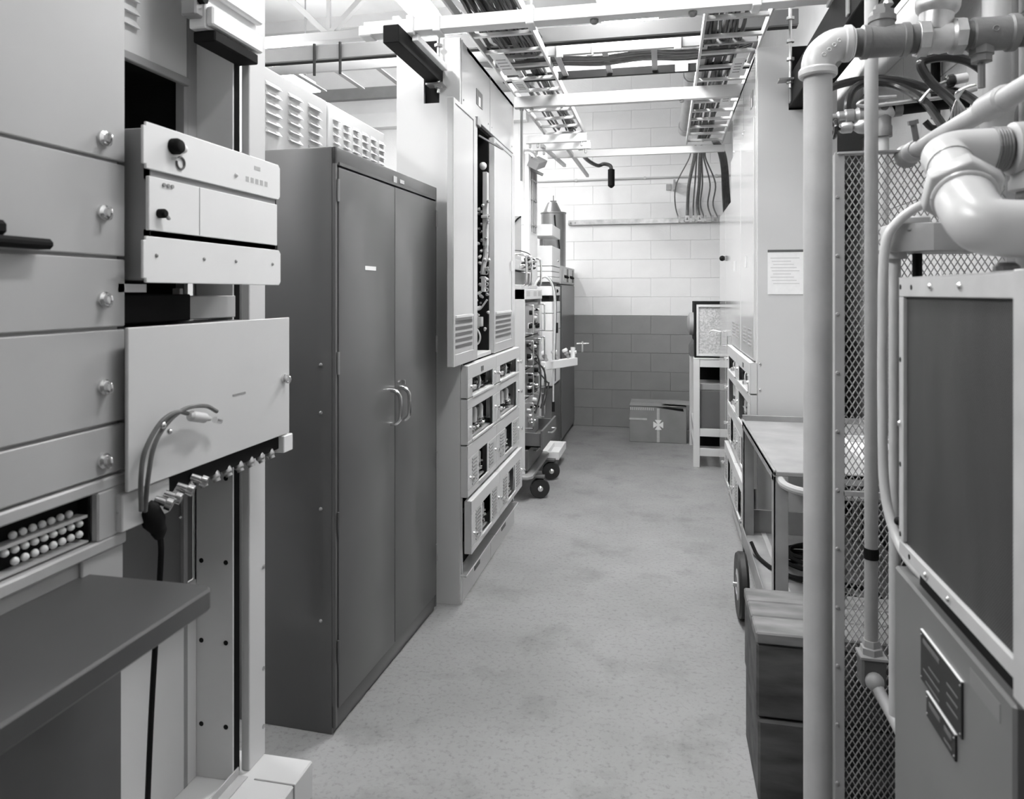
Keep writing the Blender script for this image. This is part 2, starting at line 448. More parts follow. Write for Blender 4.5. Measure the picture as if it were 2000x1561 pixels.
rr.part('seam', B(-1.2, -1.198, 1.20, 1.63, 2.16, 2.167), 'grey_mid', lp)
rr.part('bottom_lip', B(-1.206, -1.190, 1.20, 1.63, 1.905, 1.925), 'grey_mid', lp, bevel=.002)
rr.part('inner_post', MB().box(-1.23, -1.205, 1.625, 1.640, .10, 2.75).box(-1.215, -1.205, 1.640, 1.677, 1.6, 2.75), 'grey_mid', bevel=.001)
rr.part('black_interior', MB().box(-1.55, -1.54, 1.20, 1.66, .78, 1.92).box(-1.55, -1.22, 1.645, 1.66, 1.0, 1.92).box(-1.55, -1.21, 1.2, 1.66, 1.92, 1.925), 'black')

# --- white finned unit fixed high on the post
wf = T('finned_unit', 'white finned box fixed high on the relay rack post', 'equipment', (-1.08, 1.6, 1.97))
wf.part('box_body', B(-1.10, -1.055, 1.50, 1.715, 2.0, 2.5), 'white', bevel=.003)
wf.part('underside', B(-1.10, -1.04, 1.515, 1.70, 1.972, 1.999), 'black', bevel=.003)
for i in range(5):
    wf.part('fin', B(-1.055, -1.035, 1.50, 1.715, 2.005 + i * .075, 2.005 + i * .075 + .045), 'white', bevel=.004)
wf.part('terminal_strip', B(-1.10, -1.06, 1.47, 1.50, 2.02, 2.4), 'grey_mid', bevel=.004)
for i in range(4): wf.part('terminal', MB().cyl((-1.06, 1.485, 2.06 + i * .07), (-1.045, 1.485, 2.06 + i * .07), .012, n=8), 'black')

# --- three-panel white instrument pulled forward in the rack
XI = -.95
ti = T('rack_instrument', 'white three-panel rack instrument with black knob above grey drawer', 'instrument', (-1.05, 1.41, 1.39))
ti.part('chassis', B(-1.22, XI - .006, 1.19, 1.64, 1.40, 1.69), 'grey_mid', bevel=.002)
def notched(y0, y1, z0, z1, n=.008):
    return [(y0, z0 + n), (y0 + n, z0 + n), (y0 + n, z0), (y1 - n, z0), (y1, z0 + n), (y1, z1 - n), (y1 - n, z1), (y0 + n, z1), (y0 + n, z1 - n), (y0, z1 - n)]
fx = lambda a, b, d: (d, a, b)
p1 = ti.part('top_panel', MB().prism(notched(1.165, 1.652, 1.609, 1.697), fx, XI - .006, XI), 'instrument_white', bevel=.0012)
ti.part('gap_strip', B(XI - .02, XI - .007, 1.19, 1.645, 1.592, 1.612), 'black')
p2 = ti.part('middle_panel', B(XI - .012, XI - .004, 1.185, 1.645, 1.494, 1.597), 'instrument_white', bevel=.0012)
ti.part('panel_seam', B(XI - .004, XI - .0035, 1.335, 1.337, 1.496, 1.596), 'grey_mid', p2)
ti.part('gap_strip', B(XI - .02, XI - .006, 1.19, 1.65, 1.478, 1.496), 'black')
p3 = ti.part('bottom_panel', MB().prism(notched(1.165, 1.655, 1.394, 1.482), fx, XI - .006, XI), 'instrument_white', bevel=.0012)
ti.part('knob', MB().lathe([(.016, 0), (.016, .012), (.012, .02)], (XI, 1.247, 1.664), (1, 0, 0), 18), 'black', p1, .001)
ti.part('jewel_lamp', MB().sphere((XI + .005, 1.272, 1.664), .009), 'instrument_white', p1)
ti.part('binding_post', MB().torus((XI + .002, 1.268, 1.635), (1, 0, 0), .012, .0022, 18, 6), 'grey_dark', p1)
ti.part('toggle', MB().cyl((XI, 1.245, 1.64), (XI + .015, 1.245, 1.638), .003, n=8), 'chrome', p1)
for i in range(5): ti.part('marking', B(XI, XI + .0006, 1.50 + i * .02, 1.512 + i * .02, 1.634, 1.646), 'panel_grey', p1)
ti.part('marking', B(XI, XI + .0006, 1.535, 1.56, 1.667, 1.676), 'panel_grey', p1)
ti.part('lamp', MB().sphere((XI + .001, 1.46, 1.642), .005), 'white', p1)
ti.part('knob', MB().lathe([(.009, 0), (.009, .012), (.006, .016)], (XI - .004, 1.213, 1.528), (1, 0, 0), 14), 'black', p2)
ti.part('pointer', MB().bar((XI + .008, 1.213, 1.528), (XI + .008, 1.226, 1.518), .004, .006, (1, 0, 0)), 'grey_mid', p2)
for i in range(3): ti.part('jack', MB().cyl((XI - .004, 1.225 + i * .012, 1.585), (XI - .001, 1.225 + i * .012, 1.585), .004, n=8), 'grey_mid', p2)
for y in (1.20, 1.345, 1.46, 1.615): ti.part('screw', MB().sphere((XI, y, 1.446), .004, 8, 6), 'grey_mid', p3)
ti.part('support_tongue', B(-1.20, -1.0, 1.16, 1.235, 1.376, 1.392), 'instrument_white')

# --- black unit and plate seen between the instrument and the drawer
bu = T('power_unit', 'black box sitting on top of the grey drawer panel in the rack', 'equipment', (-1.1, 1.35, 1.315))
bu.part('case', B(-1.25, -1.05, 1.19, 1.44, 1.312, 1.372), 'black', bevel=.003)
bu.part('grey_plate', B(-1.16, -1.09, 1.46, 1.675, 1.312, 1.368), 'panel_grey', bevel=.002)
bu.part('bracket', B(-1.10, -1.08, 1.442, 1.453, 1.312, 1.385), 'panel_light', bevel=.001)

# --- big grey drawer chassis pulled forward
XD = -.97
dc = T('pulled_chassis', 'large plain grey drawer panel pulled out with connectors underneath', 'drawer unit', (-1.1, 1.44, 1.0))
dc.part('chassis', B(-1.22, XD - .008, 1.21, 1.68, 1.03, 1.305), 'grey_mid', bevel=.003)
dp = dc.part('front_panel', B(XD - .008, XD, 1.15, 1.734, 1.005, 1.31), 'panel_light', bevel=.0015)
ringnob(dc, XD, 1.703, 1.152, dp, .012)
dc.part('name_strip', B(XD, XD + .0006, 1.478, 1.53, 1.136, 1.141), 'grey_mid', dp)
dc.part('sub_panel', B(XD - .03, XD - .012, 1.15, 1.28, .93, 1.0), 'panel_light', bevel=.002)
dc.part('connector_strip', B(XD - .05, XD - .012, 1.28, 1.715, .968, 1.003), 'black', bevel=.002)
dc.part('corner_block', B(XD - .04, XD + .004, 1.70, 1.745, .958, 1.002), 'instrument_white', bevel=.002)
conn = MB().lathe([(.008, 0), (.011, .006), (.011, .02), (.008, .024), (.008, .03)], (0, 0, 0), (.45, 0, -.9), 12).mesh('connector', 'metal_worn')
for i in range(9):
    dc.inst('connector', conn, (XD - .025, 1.30 + i * .046, .978))
big = MB().lathe([(.008, 0), (.008, .02), (.012, .022), (.012, .034), (.007, .035)], (0, 0, 0), (.8, .3, -.35), 14).mesh('plug_shell', 'chrome')
for y, z in ((1.235, .968), (1.262, .972), (1.30, .978), (1.345, .985)): dc.inst('plug_shell', big, (XD - .01, y, z))

# --- patch cables hooked over the drawer panel
pc = T('patch_cable', 'grey test cable looped up over the big drawer panel', 'cable', (-.94, 1.2, .98))
pc.part('lead', MB().tube(sm([(-.975, 1.19, .96), (-.955, 1.165, 1.03), (-.95, 1.17, 1.08), (-.945, 1.205, 1.125), (-.94, 1.245, 1.14), (-.945, 1.285, 1.13)]), .0045), 'cable_grey')
pc.part('lead', MB().tube(sm([(-.975, 1.2, .955), (-.955, 1.185, 1.03), (-.95, 1.195, 1.085), (-.945, 1.225, 1.122), (-.94, 1.27, 1.142), (-.94, 1.335, 1.138), (-.94, 1.375, 1.12)]), .0045), 'cable_grey')
pc.part('plug_body', MB().lathe([(.006, 0), (.011, .006), (.011, .05), (.006, .056), (.005, .07)], (-.945, 1.29, 1.125), (0, .95, -.25), 12), 'panel_light')
pc.part('plug_tip', MB().lathe([(.007, 0), (.007, .02), (.003, .024)], (-.945, 1.375, 1.102), (0, .9, -.3), 10), 'chrome')
pc.part('clip', MB().sphere((-.945, 1.21, 1.12), .008).sphere((-.94, 1.225, 1.105), .006), 'chrome')
hc = T('hanging_cable', 'black cable hanging from drawer connectors down behind the shelf', 'cable', (-1.1, 1.3, .1))
hc.part('lead', MB().tube(sm([(-.99, 1.25, .965), (-1.0, 1.262, .93), (-1.02, 1.30, .87), (-1.05, 1.34, .80), (-1.08, 1.36, .6), (-1.10, 1.37, .4), (-1.12, 1.38, .12)]), .006), 'black')
hc.part('black_plug', MB().lathe([(.012, 0), (.02, .01), (.022, .04), (.014, .06)], (-.985, 1.215, .965), (.2, .3, -.9), 12), 'black')
hc.part('black_plug', MB().lathe([(.012, 0), (.016, .05), (.010, .07)], (-1.005, 1.27, .925), (-.3, .5, -.8), 12), 'black')

# --- dark steel storage cabinet
def cabinet():
    w, d, h = .907, .46, 1.83
    t = T('storage_cabinet', 'tall dark grey two-door steel storage cabinet beside the aisle', 'cabinet', (-.998, 2.063, 0), rz=-math.atan2(.035, .907))
    # local: x<0 into the cabinet depth, y along the doors, front at x=0
    t.loc = Vector((0, 0, 0))
    t.part('body', MB().box(-d, -.012, 0, w, 0, h).box(-.012, 0, 0, .014, .02, h).box(-.012, 0, w - .014, w, .02, h).box(-.012, 0, 0, w, h - .055, h).box(-.012, -.004, 0, w, .02, .09), 'cabinet_dark', bevel=.003, seg=2)
    for i, (y0, y1) in enumerate(((.018, .4515), (.4545, w - .018))):
        dr = t.part('door', B(-.010, .003, y0, y1, .075, h - .062), 'cabinet_dark', bevel=.003, seg=2)
        hy = .415 if i == 0 else .50
        pts = arc((.003, hy, 0), (1, 0, 0), (0, 0, 1), 1, 0, 0, 1)
        z0, z1 = .905, 1.005
        hnd = [(.002, hy, z1 + .012), (.018, hy, z1 + .01), (.034, hy, z1 - .002), (.040, hy, z1 - .02), (.040, hy, z0 + .02), (.034, hy, z0 + .002), (.018, hy, z0 - .01), (.002, hy, z0 - .012)]
        t.part('handle', MB().tube(sm(hnd, 4), .0075), 'chrome', dr)
        hg = .012 if i == 0 else w - .012
        for z in (1.66, 1.12, .62, .22):
            t.part('hinge', MB().cyl((.004, hg, z), (.004, hg, z + .07), .0045, n=8), 'cabinet_dark' if i == 0 and z < 1 else 'grey_mid', dr)
        if i == 0: t.part('label_strip', B(.003, .0042, .20, .285, 1.452, 1.466), 'paper', dr)
        if i == 1: t.part('lock_key', MB().lathe([(.008, 0), (.008, .008)], (.003, .485, 1.038), (1, 0, 0), 10).box(.011, .03, .483, .487, 1.032, 1.048), 'chrome', dr)
    t.part('header_trim', MB().box(0, .004, .02, w - .02, h - .056, h - .046), 'cabinet_dark')
    t.part('paper_scrap', MB().box(.0, .003, .44, .47, h - .045, h - .022).box(.0, .003, .50, .54, h - .04, h - .026), 'panel_grey')
    sc = MB().sphere((0, 0, 0), .006, 8, 6).mesh('rivet', 'grey_mid')
    for z in (1.15, 1.0, .70, .35): t.inst('rivet', sc, (-.05, 0, z))
cabinet()

# --- louvered racks behind the dark cabinet
for n, (y0, y1, m, lab) in enumerate(((2.40, 3.015, 'panel_light', 'nearer louvered rack top showing above the dark cabinet'), (3.025, 3.70, 'instrument_white', 'farther brighter louvered rack top above the dark cabinet'))):
    t = T('louvered_rack', lab, 'rack', (-1.8, (y0 + y1) / 2, 0), 'louvered racks behind the cabinet')
    t.part('body', B(-2.1, -1.51, y0, y1, 0, 2.25), m, bevel=.004)
    fp = t.part('front_panel', B(-1.51, -1.50, y0 + .005, y1 - .005, 1.55, 2.245), m, bevel=.003)
    t.part('lower_panel', B(-1.51, -1.50, y0 + .005, y1 - .005, .05, 1.54), m, bevel=.003)
    for c in range(3 if n == 0 else 6):
        yy = y0 + (.10 + c * .17 if n == 0 else .05 + c * .11); ww = .10 if n == 0 else .055
        for k in range(6 if n == 0 else 7):
            z = 2.18 - k * .036
            t.part('louver', MB().prism([(-1.50, z + .014), (-1.484, z - .006), (-1.50, z - .003)], lambda a, b, d: (a, d, b), yy, yy + ww), m, fp)

# ================================================================== TALL PALE RACKS (left and right of the aisle)
def drawer_front(t, s, xf, y0, y1, z0, z1, win, kind, knobs, seed):
    """s=+1: rack on the left of the aisle facing +x, s=-1: rack on the right facing -x. Frame of 4 bars around a window, with parts behind"""
    rnd = random.Random(seed)
    w0, w1, v0, v1 = win
    X = lambda a: xf + s * a
    def bx(mb, a0, a1, *r): return mb.box(X(a0), X(a1), *r)
    f = MB()
    bx(f, -.005, 0, y0, y1, z0, v0); bx(f, -.005, 0, y0, y1, v1, z1)
    bx(f, -.005, 0, y0, w0, v0, v1); bx(f, -.005, 0, w1, y1, v0, v1)
    bx(f, -.034, -.005, y0, y0 + .006, z0, z1); bx(f, -.034, -.005, y1 - .006, y1, z0, z1)
    bx(f, -.034, -.005, y0, y1, z0, z0 + .004); bx(f, -.034, -.005, y0, y1, z1 - .004, z1)
    d = t.part('drawer_front', f, 'rack_paint', bevel=.0025)
    t.part('window_sill', bx(MB(), 0, .004, w0 - .005, w1 + .005, v0 - .008, v0), 'panel_light', d)
    t.part('window_back', bx(MB(), -.075, -.07, w0 - .03, w1 + .03, v0 - .02, v1 + .02), 'steel_paint', d)
    t.part('window_floor', bx(MB(), -.07, -.02, w0 - .01, w1 + .01, v0 - .006, v0), 'grey_mid', d)
    for yk, zk in knobs:
        t.part('knob', MB().lathe([(.009, 0), (.007, .006), (.011, .012), (.011, .022), (.006, .025)], (X(0), yk, zk), (s, 0, 0), 12), 'chrome', d)
    W, H = w1 - w0, v1 - v0
    if kind == 'meter':
        t.part('tube_loop', MB().torus((X(-.025), w0 + W * .5, v0 + H * .52), (s, .6, 0), H * .36, .006, 16, 6), 'glass_bulb', d)
        t.part('component', MB().cyl((X(-.06), w0 + W * .75, v0 + H * .5), (X(-.012), w0 + W * .75, v0 + H * .5), H * .24, n=14), 'black', d)
        t.part('component', bx(MB(), -.06, -.02, w0 + W * .18, w0 + W * .36, v0 + .012, v0 + H * .45), 'black_gloss', d)
    elif kind == 'tubes':
        for q in (.33, .62):
            yc = w0 + W * q
            t.part('vacuum_tube', MB().lathe([(.010, 0), (.016, .006), (.017, H * .42), (.013, H * .5), (.004, H * .54)], (X(-.03), yc, v0 + H * .36), (0, 0, 1), 12), 'glass_bulb', d)
        t.part('component', bx(MB(), -.05, -.025, w0 + W * .44, w0 + W * .53, v0 + H * .3, v0 + H * .8), 'grey_dark', d)
    else:
        t.part('vacuum_tube', MB().lathe([(.010, 0), (.016, .006), (.017, H * .4), (.004, H * .5)], (X(-.03), w0 + W * .5, v0 + H * .42), (0, 0, 1), 12), 'glass_bulb', d)
        t.part('component', bx(MB(), -.05, -.02, w0 + W * .08, w0 + W * .26, v0 + H * .25, v0 + H * .85), 'grey_dark', d)
    for k in range(22):
        yc = w0 + W * rnd.uniform(.08, .92); zc = v0 + H * rnd.uniform(.06, .62); r = rnd.uniform(.005, .009)
        t.part('fitting', MB().lathe([(r, 0), (r, .02), (r * .6, .03)], (X(-.05), yc, zc), (s, rnd.uniform(-.3, .3), rnd.uniform(-.2, .4)), 8), rnd.choice(['chrome', 'metal_worn', 'black', 'chrome', 'grey_dark']), d)
    for k in range(2):
        ya, yb = sorted((w0 + W * rnd.uniform(.1, .9), w0 + W * rnd.uniform(.1, .9)))
        t.part('wire', MB().tube(sm([(X(-.05), ya, v0 + H * .2), (X(-.02), (ya + yb) / 2, v0 + H * rnd.uniform(.3, .7)), (X(-.05), yb, v0 + H * .3)], 4), .003, 6), 'cable', d)
    return d

slot_mesh = {}
def side_louvers(t, s, xf, ya, yb, z0, z1, parent):
    n = int((z1 - z0) / .016)
    for i in range(n):
        z = z0 + i * .016
        t.part('louver', MB().prism([(xf, z), (xf + s * .004, z + .002), (xf + s * .001, z + .009), (xf, z + .009)], lambda a, b, d: (a, d, b), ya, yb), 'grey_mid', parent)

def tall_rack(s, xf, xb, y0, ymid, y1, label, loc, notch, seed):
    """xf: front plane of the frame, xb: back plane"""
    t = T('transmission_rack', label, 'rack', loc, 'tall pale racks along the aisle')
    ZT = 2.5
    X = lambda a: xf + s * a
    def bx(mb, a0, a1, *r): return mb.box(X(a0), X(a1), *r)
    n0, n1, nz = notch
    t.part('side_panel', MB().box(xb, xf, y0, y0 + .018, 0, nz).box(*sorted((xf, n1 if s > 0 else n0)), y0, y0 + .018, nz, ZT).box(*sorted((xb, n0 if s > 0 else n1)), y0, y0 + .018, nz, ZT), 'rack_paint', label='smooth pale end panel')
    t.part('notch_lining', MB().box(n0, n1, y0 + .02, y0 + .12, nz - .02, ZT), 'black')
    t.part('corner_trim', bx(MB(), -.012, .006, y0 + .018, y0 + .03, 0, ZT), 'rack_gloss', bevel=.002)
    t.part('end_panel', MB().box(xb, xf, y1 - .018, y1, 0, ZT), 'rack_paint', bevel=.002)
    t.part('back_panel', MB().box(xb, xb + s * .01, y0 + .018, y1 - .018, 0, ZT), 'grey_dark')
    t.part('top_panel', MB().box(xb, xf, y0 + .12, y1, ZT - .02, ZT), 'rack_paint')
    hp = t.part('header_panel', bx(MB(), -.02, 0, y0 + .03, y1 - .018, 2.205, ZT), 'rack_gloss', bevel=.002, label='glossy header panel')
    t.part('seam', bx(MB(), 0, .0012, ymid - .002, ymid + .002, 2.205, ZT), 'grey_mid', hp)
    e0, e1 = (y0 + .28, y0 + .40) if s > 0 else (y0 + .17, y0 + .27)
    em = t.part('emblem', bx(MB(), 0, .002, e0, e1, 2.28, 2.355), 'grey_dark', hp, label='small dark square emblem')
    t.part('emblem_mark', bx(MB(), .002, .003, e0 + .04, e1 - .045, 2.28, 2.325), 'panel_light', em)
    for y in (y0 + .06, ymid - .04, ymid + .04, y1 - .06):
        t.part('screw', MB().lathe([(.006, 0), (.004, .004)], (X(0), y, 2.24), (s, 0, 0), 8), 'metal_worn', hp)
    # drawers in two bays, four rows
    rows = [(.908, 1.052, .911, .991, 'meter'), (.702, .904, .716, .857, 'tubes'), (.470, .698, .50, .64, 'narrow'), (.222, .456, .252, .397, 'narrow')]
    for b, (a0, a1) in enumerate(((y0 + .008, ymid - .002), (ymid + .002, y1 - .006))):
        for r, (z0, z1, v0, v1, kind) in enumerate(rows):
            xo = X(.035 if r < 3 else .052)
            L = a1 - a0
            win = (a0 + .14 * L, a1 - .14 * L, v0, v1) if r < 2 else (a0 + .35 * L, a1 - .35 * L, v0, v1)
            kn = [(a0 + .07 * L, z0 + .35 * (z1 - z0)), (a1 - .05 * L, z0 + .45 * (z1 - z0))]
            if r == 0: kn = [(a0 + .10 * L, .955), (a1 - .07 * L, .968)]
            d = drawer_front(t, s, xo, a0, a1, z0, z1, win, kind, kn, seed + b * 10 + r)
            if r == 0 and b == 0: t.part('badge', MB().box(xo, xo + s * .002, a0 + .42 * L, a0 + .5 * L, 1.005, 1.028), 'grey_dark', d)
            if r >= 2:
                side_louvers(t, s, xo, a0 + .13 * L, a0 + .29 * L, v0 + .01, v1 + .01, d)
                side_louvers(t, s, xo, a1 - .29 * L, a1 - .13 * L, v0 + .01, v1 + .01, d)
    t.part('inner_shell', bx(MB(), -.20, -.19, y0 + .03, y1 - .02, .2, 1.06), 'black')
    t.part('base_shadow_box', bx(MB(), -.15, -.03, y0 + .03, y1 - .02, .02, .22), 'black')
    for a0, a1 in ((y0 + .008, ymid - .002), (ymid + .002, y1 - .006)):
        k = t.part('kick_drawer', bx(MB(), -.03, .004, a0, a1, .0, .118), 'rack_paint', bevel=.002)
        t.part('kick_lip', bx(MB(), -.03, .03, a0, a1, .118, .128), 'rack_paint', k, bevel=.002)
        t.part('pull_slot', bx(MB(), .004, .006, (a0 + a1) / 2 - .05, (a0 + a1) / 2 + .05, .062, .085), 'grey_dark', k)
    if s < 0: t.part('mullion', bx(MB(), -.03, 0, ymid - .018, ymid + .018, 1.06, 2.205), 'rack_paint', bevel=.002)
    return t, X, bx

tl, X, bx = tall_rack(1, -.88, -1.174, 3.04, 3.60, 4.20, 'tall pale rack left of the aisle with one bay standing open', (-1.0, 3.6, 0), (-1.046, -.974, 2.217), 100)
# open bay: interior
tl.part('bay_lining', MB().box(-1.16, -1.15, 3.06, 3.648, 1.06, 2.2).box(-1.15, -.90, 3.640, 3.648, 1.06, 2.2).box(-1.15, -.9, 3.06, 3.648, 2.19, 2.2), 'black')
tl.part('bay_shelf', B(-1.15, -.885, 3.06, 3.645, 1.055, 1.075), 'panel_grey', bevel=.002)
tl.part('bay_duct', MB().box(-.918, -.893, 3.59, 3.63, 1.62, 2.0).box(-.923, -.888, 3.58, 3.635, 1.76, 1.775), 'panel_grey', bevel=.002)
tl.part('bay_elbow', MB().tube(sm([(-.905, 3.61, 1.63), (-.905, 3.61, 1.57), (-.915, 3.605, 1.52), (-.918, 3.60, 1.47)]), [.014] * 19), 'panel_grey')
tl.part('bay_lamp', MB().sphere((-.915, 3.59, 2.03), .02), 'panel_light')
rnd = random.Random(5)
for k in range(44):
    z = 1.18 + k * .0155; x = rnd.uniform(-.955, -.888)
    tl.part('bay_component', MB().lathe([(.006, 0), (.009, .02), (.005, .03)], (x, rnd.uniform(3.6, 3.63), z), (rnd.uniform(-.6, .6), -1, rnd.uniform(-.6, .6)), 8), rnd.choice(['panel_grey', 'panel_light', 'chrome', 'metal_worn', 'panel_grey']))
for x, z in ((-.9, 1.55), (-.9, 1.49), (-.9, 1.46)):
    tl.part('bay_ring', MB().torus((x, 3.6, z - .07), (0, 1, 0), .010, .003, 14, 6), 'panel_grey')
tl.part('bay_block', B(-.925, -.905, 3.59, 3.62, 1.38, 1.46), 'panel_light', bevel=.002)
tl.part('bay_block', B(-.95, -.92, 3.58, 3.62, 1.20, 1.25), 'panel_grey', bevel=.002)
tl.part('bay_rail', B(-.95, -.94, 3.3, 3.59, 1.25, 1.258), 'panel_grey')
tl.part('bay_cable', MB().tube(sm([(-.96, 3.56, 1.19), (-.94, 3.57, 1.185), (-.925, 3.57, 1.15), (-.935, 3.57, 1.115), (-.96, 3.56, 1.11)]), .005), 'panel_grey')
tl.part('bay_cable', MB().tube(sm([(-.96, 3.58, 1.30), (-.93, 3.58, 1.29), (-.89, 3.58, 1.34)]), .005), 'panel_grey')
tl.part('stay_arm', MB().bar((-.90, 3.44, 2.155), (-.83, 3.68, 2.13), .008, .008), 'grey_dark')
# doors: the first hangs off toward the camera, the second is shut
def rack_door(t, xo, y0, y1, z0, z1, s=1, vent=True, side=True):
    d = t.part('door', MB().box(xo - s * .03, xo - s * .004, y0, y1, z0, z1), 'rack_gloss', bevel=.002)
    w = .11 * (y1 - y0) + .02
    t.part('door_stile', MB().box(xo - s * .004, xo, y0, y0 + w * .4, z0, z1), 'rack_gloss', d, bevel=.001)
    t.part('door_stile', MB().box(xo - s * .004, xo, y1 - w, y1, z0, z1), 'rack_gloss', d, bevel=.001)
    t.part('door_rail', MB().box(xo - s * .004, xo, y0 + w * .4, y1 - w, z1 - .02, z1), 'rack_gloss', d, bevel=.001)
    t.part('door_rail', MB().box(xo - s * .004, xo, y0 + w * .4, y1 - w, z0, z0 + .05), 'rack_gloss', d, bevel=.001)
    if vent:
        v0, v1 = y0 + w * .5, y1 - w * 1.3
        t.part('vent_hood', MB().box(xo - s * .004, xo + s * .004, v0, v1, z0 + .205, z0 + .215), 'panel_light', d)
        for k in range(5):
            t.part('vent_slot', MB().box(xo - s * .0045, xo - s * .0025, v0, v1, z0 + .075 + k * .026, z0 + .088 + k * .026), 'grey_dark', d)
    return d
d1 = rack_door(tl, -.86, 2.88, 3.27, 1.063, 2.195)
tl.part('door_hook', MB().box(-.865, -.85, 3.24, 3.30, 2.16, 2.20), 'grey_mid', d1, bevel=.002)
d2 = rack_door(tl, -.87, 3.655, 4.185, 1.058, 2.19)
tl.part('door_catch', B(-.87, -.862, 4.06, 4.075, 1.50, 1.56), 'panel_light', d2)

# right-hand tall rack
tr, X, bx = tall_rack(-1, .42, .76, 3.45, 4.05, 4.65, 'tall pale rack right of the aisle behind the cart', (.6, 4.0, 0), (.554, .64, 2.206), 300)
for y0, y1 in ((3.475, 4.035), (4.065, 4.63)):
    d = tr.part('door', B(.405, .43, y0, y1, 1.06, 2.19), 'rack_gloss', bevel=.002, label='closed glossy door')
    for a in (y0 + .08, y0 + .30):
        for k in range(5):
            tr.part('vent_slot', B(.4035, .406, a, a + .15, 1.12 + k * .018, 1.128 + k * .018), 'grey_mid', d)
    tr.part('door_pull', B(.398, .405, (y0 + y1) / 2 - .01, (y0 + y1) / 2 + .01, 1.50, 1.56), 'panel_light', d)
for z in (1.05, .93): tr.part('screw', MB().sphere((.43, 3.447, z), .006, 8, 6), 'chrome')
tr.part('patch_plate', MB().box(.635, .76, 3.446, 3.45, 1.0, 1.2), 'rack_paint', bevel=.001)

# lower glossy cabinet beyond it
lc = T('low_cabinet', 'lower pale glossy cabinet beyond the right-hand tall rack', 'cabinet', (.6, 5.2, 0))
lc.part('body', B(.43, .80, 4.67, 5.75, 0, 1.97), 'rack_gloss', bevel=.003)
for y0, y1 in ((4.68, 5.205), (5.215, 5.74)):
    d = lc.part('door', B(.42, .43, y0, y1, .06, 1.96), 'rack_gloss', bevel=.002)
    lc.part('handle', MB().tube([(.42, y0 + .05, 1.0), (.395, y0 + .05, 1.0), (.395, y0 + .05, 1.1), (.42, y0 + .05, 1.1)], .005), 'chrome', d)
lc.part('hasp', MB().tube(sm([(.42, 5.6, 1.08), (.36, 5.62, 1.09), (.34, 5.68, 1.07)]), .006), 'white')
lc.part('black_knob', MB().sphere((.405, 5.3, 1.62), .02), 'black')

# notice on the end panel
nt_ = T('notice', 'white typed notice taped to the right-hand rack end panel', 'notice', (.54, 3.446, 1.47))
nt_.part('sheet', B(.463, .617, 3.4465, 3.4475, 1.368, 1.560), 'paper')
nt_.part('top_tape', B(.463, .617, 3.4455, 3.4465, 1.560, 1.571), 'grey_dark')
for i in range(9):
    nt_.part('text_line', B(.475 + (i % 3) * .006, .60 - (i * 7 % 4) * .012, 3.4461, 3.4465, 1.535 - i * .0145 - .004, 1.535 - i * .0145), 'panel_light')

# ================================================================== FAR END, LEFT
# dolly
dl = T('dolly', 'low wheeled dolly carrying the small equipment rack', 'dolly', (-1.05, 5.0, 0))
dl.part('deck', MB().prism([(-1.45, 4.60), (-.875, 4.60), (-.845, 4.64), (-.845, 5.33), (-.87, 5.38), (-1.45, 5.38)], lambda a, b, d: (a, b, d), .15, .172), 'grey_mid', bevel=.003)
for x in (-.815, -1.40):
    for y in (4.74, 5.22):
        ax = Vector((.35, -1, 0)).normalized()
        w = dl.part('wheel', MB().lathe([(.03, -.022), (.062, -.02), (.067, -.008), (.067, .008), (.062, .02), (.03, .022)], (x, y, .067), ax, 24), 'black_gloss')
        dl.part('hub', MB().lathe([(.018, 0), (.018, .014), (.008, .022)], Vector((x, y, .067)) + ax * .015, ax, 12), 'chrome', w)
        dl.part('caster_fork', MB().box(x - .03, x + .03, y + .028, y + .036, .06, .15).box(x - .035, x + .03, y - .03, y + .036, .138, .15), 'grey_dark', w)

# small equipment rack on the dolly
dr = T('dolly_rack', 'small equipment rack with handles and knobs standing on the dolly', 'rack', (-1.15, 4.98, .172))
dr.part('side_panel', B(-1.42, -.90, 4.645, 4.66, .172, 1.40), 'rack_paint', bevel=.003)
dr.part('end_panel', B(-1.42, -.90, 5.29, 5.305, .172, 1.40), 'rack_paint', bevel=.003)
dr.part('shell', MB().box(-1.42, -.95, 4.66, 5.29, .19, 1.36), 'grey_dark')
tp = dr.part('top_panel', MB().box(-1.42, -.895, 4.645, 5.305, 1.33, 1.40), 'rack_paint', bevel=.003)
for k in range(6):
    for a in (4.69, 4.95, 5.13):
        dr.part('vent_slot', B(-.896, -.8945, a, a + .12, 1.352 + k * .006, 1.355 + k * .006), 'grey_mid', tp)
for i, (z0, z1, m) in enumerate(((1.08, 1.31, 'grey_mid'), (.86, 1.07, 'grey_dark'), (.66, .85, 'grey_dark'), (.44, .65, 'grey_mid'))):
    p = dr.part('module_panel', B(-.95, -.915, 4.67, 5.28, z0, z1), m, bevel=.003)
    for y in (4.75, 5.22):
        dr.part('handle', MB().tube(sm([(-.915, y, z0 + .02), (-.87, y, z0 + .02), (-.862, y, z0 + .035), (-.862, y, z1 - .035), (-.87, y, z1 - .02), (-.915, y, z1 - .02)], 3), .006, 6), 'chrome', p)
    rnd = random.Random(40 + i)
    for k in range(12):
        y = rnd.uniform(4.79, 5.18); z = rnd.uniform(z0 + .03, z1 - .03); r = rnd.uniform(.008, .018)
        dr.part('knob', MB().lathe([(r, 0), (r, .015), (r * .7, .028)], (-.915, y, z), (1, 0, 0), 10), rnd.choice(['black', 'black_gloss', 'chrome', 'panel_light', 'black']), p)
    dr.part('scale_plate', B(-.915, -.91, 4.84, 5.0, z0 + .05, z0 + .085), 'panel_light', p)
